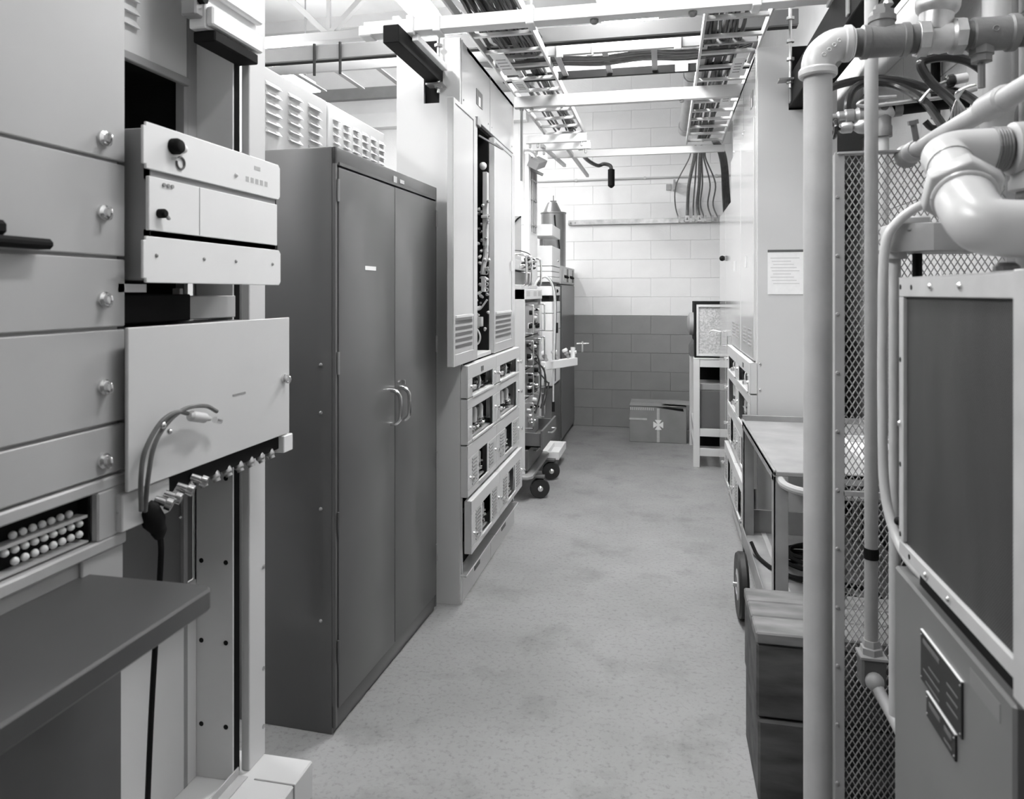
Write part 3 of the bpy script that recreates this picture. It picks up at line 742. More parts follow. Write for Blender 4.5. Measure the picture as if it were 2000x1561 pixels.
for k, y in enumerate((4.80, 5.02, 5.16)):
    dr.part('test_lead', MB().tube(sm([(-.90, y, 1.0 - k * .1), (-.84, y + .04, .92 - k * .1), (-.83, y + .05, .7), (-.86, y + .02, .55)]), .006, 6), 'cable')
dr.part('blank_panel', B(-.95, -.915, 4.67, 5.28, .36, .44), 'grey_mid', bevel=.002)
w1 = dr.part('drawer', MB().box(-1.2, -.80, 4.70, 5.27, .345, .355).box(-.80, -.785, 4.68, 5.285, .33, .46).box(-1.2, -.80, 4.70, 4.71, .345, .44).box(-1.2, -.80, 5.26, 5.27, .345, .44), 'grey_dark', bevel=.002, label='dark drawer pulled open')
dr.part('handle', MB().tube(sm([(-.785, 4.90, .41), (-.755, 4.91, .41), (-.755, 5.06, .41), (-.785, 5.07, .41)], 3), .006, 6), 'metal_worn', w1)
w2 = dr.part('drawer', MB().box(-1.2, -.885, 4.68, 5.285, .19, .325), 'grey_dark', bevel=.002)
dr.part('handle', MB().tube(sm([(-.885, 4.90, .28), (-.865, 4.91, .28), (-.865, 5.06, .28), (-.885, 5.07, .28)], 3), .006, 6), 'metal_worn', w2)

# instrument on top of that rack
it = T('bench_instrument', 'open instrument with chrome guard handles on top of the dolly rack', 'instrument', (-1.15, 4.98, 1.40))
it.part('tray', B(-1.35, -.93, 4.68, 5.30, 1.40, 1.43), 'panel_grey', bevel=.003)
it.part('chassis', MB().box(-1.32, -.98, 4.70, 5.26, 1.43, 1.52), 'grey_dark', bevel=.003)
it.part('upper_panel', B(-1.30, -.97, 4.70, 5.26, 1.53, 1.60), 'panel_grey', bevel=.003)
for y in (4.70, 4.90, 5.28):
    it.part('guard_handle', MB().tube(sm([(-.92, y, 1.42), (-.90, y, 1.45), (-.90, y, 1.60), (-.92, y, 1.63), (-1.0, y, 1.635)], 3), .008, 6), 'chrome')
rnd = random.Random(77)
for k in range(16):
    r = rnd.uniform(.01, .02)
    it.part('knob', MB().lathe([(r, 0), (r, .03), (r * .6, .04)], (-.97, rnd.uniform(4.72, 5.24), rnd.uniform(1.55, 1.62)), (1, 0, .2), 10), rnd.choice(['black', 'chrome', 'metal_worn', 'black_gloss']))
it.part('probe', MB().lathe([(.012, 0), (.012, .16), (.003, .24)], (-.96, 5.02, 1.60), (.15, 1, .02), 10), 'metal_worn')
it.part('probe_lead', MB().tube(sm([(-.96, 5.26, 1.60), (-.95, 5.1, 1.65), (-.97, 4.9, 1.665), (-1.0, 4.7, 1.66)]), .004, 6), 'cable')
# grey looped hoses arching over the top
hp = T('arched_hose', 'pair of pale hoses arching over behind the dolly rack', 'hose', (-.92, 5.5, 1.3))
for k in range(2):
    y = 5.42 + k * .05
    hp.part('hose', MB().tube(sm([(-.98, y, 1.38), (-.955, y, 1.46), (-.90, y + .05, 1.50), (-.85, y + .08, 1.44), (-.83, y + .1, 1.30), (-.835, y + .1, 1.0), (-.84, y + .1, .85)]), .009 - k * .002, 8), 'panel_light' if k == 0 else 'cable')
hp.part('black_coupling', MB().cyl((-.83, 5.57, 1.06), (-.83, 5.57, 1.14), .018, n=10), 'black')

# strut column
cl = T('strut_column', 'white vertical strut column with conduits beside the tall left rack', 'column', (-1.05, 5.6, 0))
cl.part('channel', MB().box(-1.077, -1.017, 5.42, 5.44, 0, 2.45).box(-1.03, -1.017, 5.44, 5.80, .0, 2.45).box(-1.077, -1.06, 5.44, 5.80, 0, 2.45), 'white', bevel=.003)
for y in (5.52, 5.60, 5.67):
    cl.part('conduit', MB().cyl((-1.008, y, 1.85), (-1.008, y, 2.44), .008, n=8), 'grey_mid')
for z in (1.90, 2.10, 2.25):
    cl.part('clamp', B(-1.017, -1.0, 5.50, 5.69, z, z + .012), 'grey_mid')
cl.part('conduit', MB().tube(sm([(-1.06, 5.41, 1.9), (-1.06, 5.41, 2.42), (-1.04, 5.41, 2.47), (-.99, 5.45, 2.46), (-.96, 5.5, 2.40)]), .008, 8), 'panel_light')
gb = T('speaker_box', 'small grey tilted box hung at the top of the strut column', 'fixture', (-.95, 5.45, 2.3))
R = Matrix.Rotation(.5, 3, 'Y') @ Matrix.Rotation(.3, 3, 'X')
gb.part('case', MB().obox((-.965, 5.5, 2.385), (.085, .22, .06), R), 'grey_mid', bevel=.003)
gb.part('arm', MB().bar((-1.02, 5.5, 2.34), (-.93, 5.55, 2.30), .02, .02), 'grey_mid')

# grey panel partly seen behind the pale rack
gp = T('side_cabinet', 'grey panel cabinet half hidden between pale rack and column', 'cabinet', (-1.35, 5.9, 0))
gp.part('body', B(-1.6, -1.12, 5.84, 6.30, 0, 2.02), 'panel_grey', bevel=.004)
gp.part('cable', MB().tube(sm([(-1.30, 5.83, 1.8), (-1.22, 5.82, 1.95), (-1.15, 5.82, 2.0), (-1.13, 5.82, 1.85), (-1.125, 5.82, 1.7)]), .007, 6), 'black')

# white instrument rack
WF = -.91
wk = T('white_rack', 'white instrument stack with perforated box in front of the canister', 'rack', (-1.0, 6.13, 0))
wk.part('frame', MB().box(-1.08, -1.06, 5.90, 6.36, .05, 1.34).box(-1.085, WF - .005, 5.90, 6.36, .05, .58), 'grey_dark', bevel=.003)
wk.part('upright', MB().box(-1.085, -1.055, 6.30, 6.33, 1.3, 1.95), 'white')
wk.part('shelf_box', B(-1.085, WF, 5.89, 6.37, 1.85, 1.945), 'white', bevel=.003)
pb = wk.part('perforated_box', B(-1.085, WF, 5.89, 6.37, 1.60, 1.766), 'white', bevel=.003)
for i in range(14):
    for j in range(13):
        pass
holes = MB()
for i in range(15):
    for j in range(14):
        x = -1.07 + i * .0105; z = 1.614 + j * .0105
        holes.box(x, x + .004, 5.8885, 5.8895, z, z + .004)
o = wk.part('perforation', holes, 'panel_grey', pb); o['kind'] = 'stuff'
wk.part('latch', MB().sphere((WF, 6.22, 1.655), .012), 'chrome', pb)
for k in range(3):
    w = wk.part('slim_module', B(-1.08, WF - .003, 5.895, 6.36, 1.466 + k * .0445, 1.507 + k * .0445), 'white', bevel=.002)
wk.part('open_bay', B(-1.07, WF - .03, 5.93, 6.35, 1.43, 1.464), 'grey_dark')
m4 = wk.part('module', B(-1.08, WF, 5.895, 6.36, 1.352, 1.43), 'white', bevel=.003)
wk.part('knob', MB().sphere((WF, 6.16, 1.39), .016), 'black', m4)
wk.part('dark_gap', B(-1.07, WF - .03, 5.93, 6.35, 1.305, 1.35), 'black')
for z0, z1 in ((1.205, 1.30), (1.06, 1.20), (.60, 1.055)):
    w = wk.part('white_module', B(-1.08, WF, 5.895, 6.36, z0, z1), 'white', bevel=.003)
    wk.part('dark_slot', B(WF, WF + .003, 6.05, 6.09, z0 + .02, z1 - .02), 'grey_dark', w)
for z0, z1 in ((.98, 1.27), (.66, .95)):
    wk.part('handle', MB().tube(sm([(-1.03, 5.895, z1), (-1.0, 5.84, z1), (-.99, 5.82, z1 - .02), (-.99, 5.82, z0 + .02), (-1.0, 5.84, z0), (-1.03, 5.895, z0)], 3), .008, 6), 'chrome')
# white tray at its foot
wt = T('white_tray', 'white open tray on the floor at the foot of the white rack', 'tray', (-.86, 5.75, 0))
wt.part('base', B(-1.0, -.83, 5.46, 5.86, .0, .09), 'grey_dark', bevel=.003)
wt.part('tray', MB().box(-1.05, -.79, 5.46, 5.87, .09, .105).box(-1.05, -.79, 5.46, 5.475, .105, .15).box(-1.05, -.79, 5.855, 5.87, .105, .15).box(-.80, -.79, 5.475, 5.855, .105, .15).box(-1.05, -.885, 5.475, 5.855, .105, .145), 'white', bevel=.002)

# manifold with valves
mf = T('valve_manifold', 'white bar manifold with brass-like valves sticking out over the aisle', 'manifold', (-.85, 6.0, .8))
mf.part('bar', MB().bar((-.93, 5.55, .80), (-.73, 6.0, .80), .05, .065), 'instrument_white', bevel=.004)
for k in range(3):
    q = k / 3 + .12; c = Vector((-.93, 5.55, .835)).lerp(Vector((-.73, 6.0, .835)), q)
    v = mf.part('valve', MB().lathe([(.014, 0), (.014, .03), (.020, .034), (.020, .05), (.012, .06)], c, (-.3, -.1, .6), 12), 'metal_worn')
    mf.part('valve_cap', MB().lathe([(.022, 0), (.026, .01), (.022, .024)], c + Vector((-.026, -.009, .053)), (-.3, -.1, .6), 12), 'instrument_white', v)
e = Vector((-.745, 5.965, .83))
v = mf.part('end_valve', MB().cyl(e, e + Vector((0, 0, .09)), .02, n=12).cyl(e + Vector((-.03, 0, .05)), e + Vector((.03, 0, .05)), .014, n=10), 'instrument_white')
mf.part('tee_handle', MB().cyl(e + Vector((.03, .0, .12)), e + Vector((.13, .03, .12)), .007, n=8).cyl(e + Vector((.08, .015, .05)), e + Vector((.08, .015, .14)), .008, n=8), 'chrome', v)
mf.part('drop_rod', MB().cyl((-.87, 5.70, .79), (-.87, 5.70, .48), .006, n=8), 'panel_light')
mf.part('rod_grip', MB().cyl((-.87, 5.70, .42), (-.87, 5.70, .50), .012, n=8), 'black')

# dark cabinet at the wall with canister on it
dk = T('wall_cabinet', 'dark cabinet against the back wall under the canister', 'cabinet', (-1.15, 6.9, 0))
dk.part('body', B(-1.42, WF - .004, 6.40, 7.38, .03, 1.45), 'cabinet_dark', bevel=.004)
dk.part('plinth', B(-1.40, WF - .03, 6.42, 7.36, 0, .03), 'black')
f = dk.part('front_panel', B(WF - .004, WF + .004, 6.44, 7.37, .06, 1.44), 'cabinet_dark', bevel=.002)
mt = dk.part('meter_box', MB().box(-1.42, WF + .004, 6.40, 7.38, 1.455, 1.62), 'panel_grey', bevel=.004)
for y in (6.55, 6.95):
    g = dk.part('meter_recess', B(WF + .004, WF + .008, y, y + .30, 1.475, 1.60), 'panel_light', mt)
    for k in range(4): dk.part('toggle', MB().cyl((WF + .008, y + .04 + k * .06, 1.52), (WF + .02, y + .04 + k * .06, 1.53), .016, n=8), 'black', mt)
    dk.part('dark_pane', B(WF + .007, WF + .010, y + .20, y + .30, 1.475, 1.60), 'grey_dark', mt)
cn = T('canister', 'metal canister with conical lid standing on the wall cabinet', 'canister', (-1.03, 6.75, 1.62))
cn.part('drum', MB().lathe([(.118, 0), (.118, .5), (.124, .505), (.124, .515), (.11, .518)], (-1.03, 6.75, 1.62), (0, 0, 1), 32), 'canister')
cn.part('cone_lid', MB().lathe([(.09, 0), (.045, .095), (.03, .10)], (-1.04, 6.75, 2.137), (0, 0, 1), 28), 'canister')
cn.part('stem', MB().cyl((-1.03, 6.75, 2.23), (-1.03, 6.75, 2.30), .005, n=8), 'grey_dark')
cn.part('wing_nut', MB().bar((-1.06, 6.75, 2.245), (-1.0, 6.75, 2.245), .012, .012), 'grey_dark')
cn.part('strap', MB().tube(sm([(-1.0, 6.63, 2.10), (-.99, 6.62, 2.0), (-.96, 6.63, 1.85), (-.95, 6.63, 1.70)]), .007, 6), 'black')

# ================================================================== FAR END, RIGHT
ct = T('carton', 'cardboard carton with tape, star label and loose flap at back wall', 'box', (-.05, 6.9, 0))
x0, x1, y0, y1, zt = -.313, .20, 6.70, 7.12, .325
ct.part('body', B(x0, x1, y0, y1, 0, zt), 'carton', bevel=.004)
ct.part('flap', MB().prism([(x0, y0 + .0), (x1, y0 + .0), (x1, y0 + .2), (x0, y0 + .2)], lambda a, b, d: (a, b, zt + .006 + d), 0, .005), 'carton')
ct.part('flap', MB().bar((.10, y0 + .02, zt + .03), (.18, y0 + .35, zt + .015), .26, .006), 'carton')
ct.part('flap', B(x0, x1 - .05, y0 + .21, y1, zt + .006, zt + .011), 'carton')
ct.part('open_gap', MB().prism([(-.06, zt - .003), (.175, zt - .032), (.17, zt - .005), (.02, zt + .002)], lambda a, b, d: (a, d, b), y0 - .001, y0 + .01), 'black')
tpm = ct.part('tape', B(-.065, -.04, y0 - .0015, y0, .005, zt - .01), 'tape')
ct.part('tape', B(x0, x0 + .16, y0 - .0015, y0, .205, .222), 'tape')
fy = lambda a, b, d: (a, d, b)
cx, cz = -.052, .165
for k in range(4):
    g = k * PI / 2
    q = [(.006, -.006), (.045, -.03), (.045, .03), (.006, .006)]
    ct.part('label_petal', MB().prism([(cx + a * math.cos(g) - b * math.sin(g), cz + a * math.sin(g) + b * math.cos(g)) for a, b in q], fy, y0 - .0035, y0 - .0015), 'paper')
ct.part('label_center', B(cx - .012, cx + .012, y0 - .004, y0 - .0015, cz - .008, cz + .008), 'paper')
for k in range(13):
    ct.part('printed_mark', MB().prism([(x0 + .01 + k * .017, zt - .03), (x0 + .018 + k * .017, zt - .03), (x0 + .014 + k * .017, zt - .005), (x0 + .006 + k * .017, zt - .005)], fy, y0 - .0012, y0), 'tape')

st = T('equipment_stand', 'pale steel stand with shelves beside the carton', 'stand', (.42, 6.25, 0))
SX0, SX1, SY0, SY1 = .225, .64, 5.82, 6.70
for x in (SX0, SX1 - .05):
    for y in (SY0, SY1 - .05):
        st.part('leg', B(x, x + .05, y, y + .05, 0, .85), 'rack_paint', bevel=.003)
for z in (.79, .245, .09):
    for a in ((SX0 + .05, SX1 - .05, SY0 + .005, SY0 + .03), (SX0 + .05, SX1 - .05, SY1 - .03, SY1 - .005)):
        st.part('rail', B(a[0], a[1], a[2], a[3], z, z + .06), 'rack_paint', bevel=.002)
    st.part('rail', B(SX0 + .01, SX0 + .035, SY0 + .05, SY1 - .05, z, z + .05), 'rack_paint', bevel=.002)
st.part('top_board', B(SX0, SX1, SY0, SY1, .85, .862), 'rack_paint', bevel=.002)
st.part('inner_panel', B(SX0 + .045, SX1 - .05, SY0 + .35, SY0 + .36, .1, .80), 'black')
fb = T('felt_box', 'dark mottled box stored inside the pale stand', 'box', (.42, 6.1, .3))
fb.part('case', MB().box(SX0 + .055, SX1 - .055, SY0 + .06, SY0 + .33, .296, .60), 'grey_dark', bevel=.004)
fb.part('lid', MB().box(SX0 + .055, SX1 - .055, SY0 + .06, SY0 + .33, .602, .655), 'grey_mid', bevel=.004)
bx_ = T('speckled_box', 'speckled panel box with black rim on top of the pale stand', 'box', (.45, 6.2, .862))
bx_.part('shell', MB().box(.235, .64, 5.84, 6.30, .862, .875).box(.235, .64, 5.84, 6.30, 1.285, 1.305).box(.235, .25, 5.84, 6.30, .875, 1.285).box(.62, .64, 5.84, 6.30, .875, 1.285).box(.25, .62, 6.28, 6.3, .875, 1.285), 'black', bevel=.002)
bx_.part('trim_frame', MB().box(.25, .268, 5.845, 5.88, .875, 1.285).box(.268, .62, 5.845, 5.88, 1.262, 1.285).box(.268, .62, 5.845, 5.88, .875, .893), 'panel_light', bevel=.001)
bx_.part('speckled_panel', B(.268, .62, 5.86, 5.9, .893, 1.262), 'foam')
bx_.part('round_motor', MB().lathe([(.095, 0), (.09, .03), (.05, .05)], (.235, 6.08, 1.12), (-1, 0, 0), 20), 'grey_mid')
bx_.part('sloped_foot', MB().prism([(.235, .862), (.205, .862), (.205, .93), (.235, .99)], lambda a, b, d: (a, d, b), 5.95, 6.28), 'grey_dark')

# wall fittings
cd = T('wall_conduit', 'thin grey conduit running level across the back wall', 'conduit', (0, YB, 2.54))
cd.part('tube', MB().cyl((-1.3, YB - .012, 2.54), (.85, YB - .012, 2.54), .010, n=10), 'panel_grey')
for x in (-.9, -.2, .5): cd.part('clip', B(x, x + .02, YB - .024, YB, 2.525, 2.555), 'panel_grey')
gbar = T('ground_bar', 'long flat grounding bar bolted to the back wall', 'bar', (-.2, YB, 2.1))
gbar.part('bar', B(-.97, .53, YB - .03, YB - .018, 2.075, 2.125), 'metal_worn', bevel=.002)
for x in (-.95, -.9, .2, .3, .4, .5): gbar.part('bolt', MB().lathe([(.010, 0), (.010, .012), (.005, .016)], (x, YB - .03, 2.10), (0, -1, 0), 8), 'metal_worn')
gbar.part('standoff', B(-.97, -.94, YB - .018, YB, 2.08, 2.12), 'grey_mid'); gbar.part('standoff', B(.2, .23, YB - .018, YB, 2.08, 2.12), 'grey_mid')
gc = T('ground_cables', 'fan of dark ground cables dropping from right ladder to grounding bar', 'cables', (.3, 6.9, 2.1))
for i, (xt, xm, xb_, r) in enumerate(((.22, .115, .15, .006), (.265, .235, .225, .016), (.285, .29, .285, .007), (.315, .33, .345, .016), (.33, .36, .40, .007), (.345, .43, .47, .007), (.36, .48, .53, .007))):
    gc.part('cable', MB().tube(sm([(xt, 6.35, 2.63), (xt, 6.6, 2.58), (xm, 7.1, 2.42), (xm - .005, YB - .04, 2.25), (xb_, YB - .045, 2.10)]), r, 8), 'cable_grey')
    gc.part('lug', B(xb_ - r - .004, xb_ + r + .004, YB - .056, YB - .03, 2.085, 2.145), 'metal_worn')
bc = T('black_cable_drop', 'thick black cable bundle dropping beside the low glossy cabinet', 'cables', (.55, 6.6, 1.9))
for k in range(4):
    bc.part('cable', MB().tube(sm([(.40 + k * .012, 6.2, 2.64), (.47 + k * .014, 6.5, 2.60), (.52 + k * .014, 6.8, 2.50), (.545 + k * .016, 7.0, 2.3), (.57 + k * .02, 7.05, 1.9), (.60 + k * .02, 7.05, 1.3)]), .013, 8), 'cable')
wbx = T('wall_bracket', 'small bracket with socket on back wall by the hanging cables', 'bracket', (.08, YB, 2.45))
wbx.part('plate', B(.02, .07, YB - .02, YB, 2.41, 2.47), 'grey_mid', bevel=.002)
wbx.part('arm', B(.09, .11, YB - .12, YB, 2.40, 2.50), 'grey_mid', bevel=.002)
cd2 = T('drop_bushing', 'black cable and bushing hanging in front of the back wall', 'cable', (-.6, 7.0, 2.5))
cd2.part('cable', MB().tube(sm([(-.70, 5.4, 2.63), (-.71, 5.9, 2.63), (-.70, 6.5, 2.60), (-.62, 6.8, 2.58), (-.56, 6.85, 2.60), (-.5, 6.85, 2.58), (-.49, 6.85, 2.53)]), .018, 8), 'cable')
cd2.part('bushing', MB().lathe([(.018, 0), (.032, .005), (.032, .16), (.026, .165), (.01, .18)], (-.49, 6.85, 2.55), (0, 0, -1), 12), 'black')

# ================================================================== OVERHEAD
def ladder(x0, x1, y0, y1, z, label, grp, skip=()):
    t = T('cable_ladder', label, 'cable ladder', ((x0 + x1) / 2, (y0 + y1) / 2, z), grp)
    for x in (x0, x1):
        t.part('side_rail', B(x - .006, x + .006, y0, y1, z - .01, z + .035), 'steel_beam', bevel=.002)
    rung = B(x0, x1, -.012, .012, -.006, .012).mesh('rung', 'panel_grey', (0, 0, 0), .002)
    y = y0 + .06
    while y < y1:
        mk('rung', rung, t.o, (-t.loc.x, y - t.loc.y, z - t.loc.z + .004)); y += .24
    return t
ladder(-.90, -.60, 2.55, 5.55, 2.6, 'long cable ladder running above the left racks', 'overhead cable ladders')
ladder(.18, .46, 2.55, 6.05, 2.6, 'long cable ladder running above the right racks', 'overhead cable ladders')
rnd = random.Random(3)
def bundle(name_label, xs, y0, y1, z, seed, r=.009, sag=.02, grp='cable bundles on the ladders'):
    q = random.Random(seed)
    t = T('cable_bundle', name_label, 'cables', (sum(xs) / len(xs), (y0 + y1) / 2, z), grp)
    for i, x in enumerate(xs):
        pts = []; n = 9
        for k in range(n + 1):
            y = y0 + (y1 - y0) * k / n
            pts.append((x + q.uniform(-.012, .012), y, z + q.uniform(0, sag) + (i % 2) * r))
        t.part('cable', MB().tube(sm(pts, 4), r * q.uniform(.8, 1.2), 6), 'cable' if q.random() < .7 else 'cable_grey')
bundle('thin cable bundle along the left side of left ladder', [-.83, -.815, -.80, -.79], 2.6, 5.5, 2.625, 1)
bundle('thick cable bundle along the right side of left ladder', [-.735, -.722, -.709, -.696, -.684, -.672, -.66], 2.6, 5.5, 2.625, 2)
bundle('heavy cable bundle spread over the near end of left ladder', [-.87, -.85, -.835, -.81, -.79, -.77, -.755, -.74, -.72, -.70, -.68, -.66, -.64, -.625], 2.6, 3.75, 2.645, 8, .013)
bundle('cable bundle along the middle of right ladder', [.265, .28, .295, .31, .325, .34, .355], 2.6, 6.1, 2.625, 4)
bundle('wide cable bundle along the left rail of right ladder', [.205, .225, .24], 2.6, 5.6, 2.625, 5, .014)

def beam(label, y0, y1, x0, x1, z0, z1, m, grp='cross beams over the aisle', lip=.004):
    t = T('cross_beam', label, 'beam', ((x0 + x1) / 2, y0, z0), grp)
    t.part('front_web', B(x0, x1, y0, y0 + lip, z0, z1), m, bevel=.001)
    t.part('lower_flange', B(x0, x1, y0 + lip, y1, z0, z0 + lip), m, bevel=.001)
    t.part('upper_flange', B(x0, x1, y0 + lip, y1, z1 - lip, z1), m, bevel=.001)
    return t
b1 = beam('nearest white cross beam over the aisle', 2.60, 2.66, -1.14, .80, 2.376, 2.424, 'white')
for x in (-1.02, -.965, -.86, -.50, .30, .55): b1.part('clamp', B(x, x + .03, 2.592, 2.668, 2.366, 2.436), 'white', bevel=.003)
b1.part('end_block', B(-1.16, -1.11, 2.595, 2.665, 2.37, 2.41), 'white', bevel=.004)
for x in (-.25, .1): b1.part('bolt', MB().lathe([(.016, 0), (.016, .01), (.010, .016)], (x, 2.63, 2.376), (0, 0, -1), 10), 'steel_mid')
for x in (-.50, .30):
    b1.part('hanger_rod', MB().cyl((x + .015, 2.63, 2.42), (x + .015, 2.63, 2.6), .006, n=8), 'metal_worn')
b3 = beam('light cross beam at the far end of the tall left rack', 4.22, 4.26, -.88, .44, 2.485, 2.555, 'steel_beam')
for x in (-.84, -.78, .10): b3.part('bolt', MB().lathe([(.012, 0), (.012, .012)], (x, 4.24, 2.485), (0, 0, -1), 8), 'steel_mid')
b3.part('gusset_plate', B(-.88, -.57, 4.215, 4.219, 2.488, 2.552), 'panel_grey')
b4 = beam('farthest light cross beam near the back wall', 5.90, 5.93, -.95, .47, 2.495, 2.55, 'steel_beam')
for i, (y, lab) in enumerate(((5.30, 'short white channel under the far end of left ladder'), (5.58, 'second short white channel under left ladder near column'))):
    t = beam(lab, y, y + .04, -1.02, -.56, 2.50, 2.56, 'white', 'short channels under left ladder')
    for x in (-.99, -.93, -.60): t.part('bolt', MB().lathe([(.010, 0), (.010, .03), (.004, .035)], (x, y + .02, 2.50), (0, 0, -1), 8), 'metal_worn')
for i, (xa, ya, xb_, yb_, lab) in enumerate(((-.75, 5.6, -.72, 6.9, 'slim brace from the left ladder end to the back wall'), (-.93, 5.5, -.86, 6.3, 'short slim brace beside the strut column'))):
    solo('brace', lab, 'brace', MB().bar((xa, ya, 2.52), (xb_, yb_, 2.50), .025, .025), 'panel_grey', ((xa + xb_) / 2, (ya + yb_) / 2, 2.5), 'ladder braces')
solo('hanger_rod', 'thin rod hanging beside the far corner of left rack', 'rod', MB().cyl((-.84, 4.24, 2.05), (-.84, 4.24, 2.49), .008, n=8), 'steel_mid', (-.84, 4.24, 2.05))

# cross runway carrying cables over the aisle
cr = T('cross_runway', 'cable runway crossing the whole aisle above the ladders', 'cable ladder', (-.6, 3.85, 2.62))
cr.part('back_channel', B(-2.6, .62, 3.58, 3.60, 2.64, 2.715), 'steel_paint', bevel=.002)
cr.part('back_channel_lip', B(-2.6, .62, 3.60, 3.64, 2.64, 2.645), 'steel_dark')
cr.part('near_stringer', B(-2.6, .45, 3.71, 3.73, 2.615, 2.665), 'grey_mid', bevel=.002)
cr.part('far_stringer', MB().box(-.92, .62, 4.08, 4.10, 2.60, 2.645), 'steel_dark', bevel=.002)
for i in range(12):
    x = -2.3 + i * .25
    cr.part('strap', MB().bar((x, 3.72, 2.62), (x, 4.09, 2.62), .03, .006), 'grey_mid')
for x in (-1.25, -.55, .05): cr.part('splice_clip', B(x, x + .035, 3.695, 3.71, 2.60, 2.70), 'steel_beam', bevel=.002)
for x in (-1.85, -1.7): cr.part('j_bolt', MB().cyl((x, 3.57, 2.55), (x, 3.57, 2.72), .008, n=8), 'steel_dark')
for x in (-.36, .19): cr.part('j_bolt', MB().tube([(x - .03, 3.70, 2.60), (x, 3.70, 2.60), (x, 3.70, 2.74)], .006, 6), 'metal_worn')
cr.part('hanger_plate', B(.06, .13, 4.07, 4.078, 2.60, 2.71), 'grey_mid', bevel=.001)
bndl = T('runway_cables', 'sagging black cables lying in the cross runway', 'cables', (-.2, 3.95, 2.63))
for k in range(8):
    y = 3.79 + k * .018
    pts = [(-1.0, y, 2.66)] + [(-.8 + i * .23, y + random.uniform(-.01, .01), 2.635 + (.0 if i % 2 else -.012)) for i in range(6)] + [(.45, y, 2.66)]
    bndl.part('cable', MB().tube(sm(pts, 4), .012, 6), 'cable')

# dark longitudinal channels at the rack ends
for x0, x1, y0, y1, z0, z1, lab in ((-1.02, -.958, 2.50, 3.05, 2.30, 2.368, 'short black channel meeting the notch of the left rack'),
                                  (.556, .612, 2.15, 3.46, 2.215, 2.36, 'inner black channel running from the right rack notch over pipes'),
                                  (.655, .735, 2.15, 3.46, 2.30, 2.46, 'outer black channel running beside the right rack notch')):
    t = T('black_channel', lab, 'channel', ((x0 + x1) / 2, (y0 + y1) / 2, z0), 'black channels at rack ends')
    t.part('tube', B(x0, x1, y0, y1, z0, z1), 'steel_dark', bevel=.003)
    for y in (y0 + .2, y1 - .08): t.part('lug', B(x0 - .008, x0, y, y + .03, z0 + .01, z1 - .01), 'steel_mid', bevel=.002)
solo('light_channel', 'light strip beside the short black channel at left rack', 'channel', B(-.95, -.925, 2.62, 3.0, 2.345, 2.372), 'white', (-.94, 2.8, 2.345), bevel=.002)
solo('grey_channel', 'grey strip between the two black channels at right', 'channel', B(.617, .65, 2.15, 3.40, 2.235, 2.245), 'grey_mid', (.63, 2.8, 2.235))
for x, y, z, lab in ((-.965, 3.0, 2.25, 'threaded hanger with nuts at the left rack notch'), (.545, 3.35, 2.28, 'threaded hanger with nuts at the right rack notch')):
    t = T('threaded_hanger', lab, 'hanger', (x, y, z), 'threaded hangers at rack notches')
    t.part('rod', MB().cyl((x, y, z), (x, y, z + .35), .007, n=8), 'metal_worn')
    for k in (.02, .12, .2, .3): t.part('nut', MB().lathe([(.018, 0), (.018, .012)], (x, y, z + k), (0, 0, 1), 6), 'metal_worn')
    t.part('washer_plate', B(x - .05, x + .03, y - .03, y + .03, z + .03, z + .038), 'metal_worn')

# label cards on the ladders
def card(x0, x1, y0, y1, z, lab):
    t = T('label_card', lab, 'card', ((x0 + x1) / 2, (y0 + y1) / 2, z), 'label cards on the ladders')
    t.part('sheet', MB().bar(((x0 + x1) / 2, y0, z), ((x0 + x1) / 2, y1, z), x1 - x0, .004), 'paper')
    for k in range(4):
        y = y0 + (y1 - y0) * (.25 + .14 * k)
        t.part('written_mark', B(x0 + .012, x1 - .012, y, y + .012, z - .0035, z - .002), 'grey_mid')
card(-.86, -.785, 3.5, 3.86, 2.575, 'nearer white label card under the left ladder')
card(-.845, -.78, 3.98, 4.2, 2.575, 'farther white label card under the left ladder')
card(.35, .41, 3.82, 4.16, 2.575, 'nearer white label card under the right ladder')
card(.345, .405, 4.42, 4.76, 2.575, 'farther white label card under the right ladder')

# overhead drain pipe
op = T('overhead_pipe', 'fat pale pipe crossing high and running to the back wall', 'pipe', (.1, 5.5, 2.95))
op.part('cross_pipe', MB().cyl((-1.6, 5.15, 2.98), (.16, 5.15, 2.98), .052, n=20), 'panel_grey')
op.part('tee', MB().cyl((.10, 5.15, 2.98), (.30, 5.15, 2.98), .065, n=20).cyl((.2, 5.15, 2.98), (.2, 5.30, 2.98), .065, n=20), 'panel_grey')
op.part('long_pipe', MB().cyl((.2, 5.25, 2.98), (.2, 7.05, 2.96), .055, n=20), 'pipe_light')
op.part('elbow', MB().cyl((.2, 6.98, 2.96), (.2, 7.16, 2.96), .066, n=20).cyl((.2, 7.1, 2.96), (.30, 7.1, 2.96), .062, n=20), 'pipe_light')
op.part('side_pipe', MB().cyl((.28, 7.1, 2.96), (.9, 7.1, 2.96), .05, n=18), 'panel_grey')
op.part('hanger_strap', MB().torus((.2, 5.42, 2.98), (0, 1, 0), .06, .006, 20, 6), 'metal_worn')
op.part('hanger_rod', MB().cyl((.28, 5.42, 2.98), (.28, 5.42, ZC), .006, n=6), 'metal_worn')

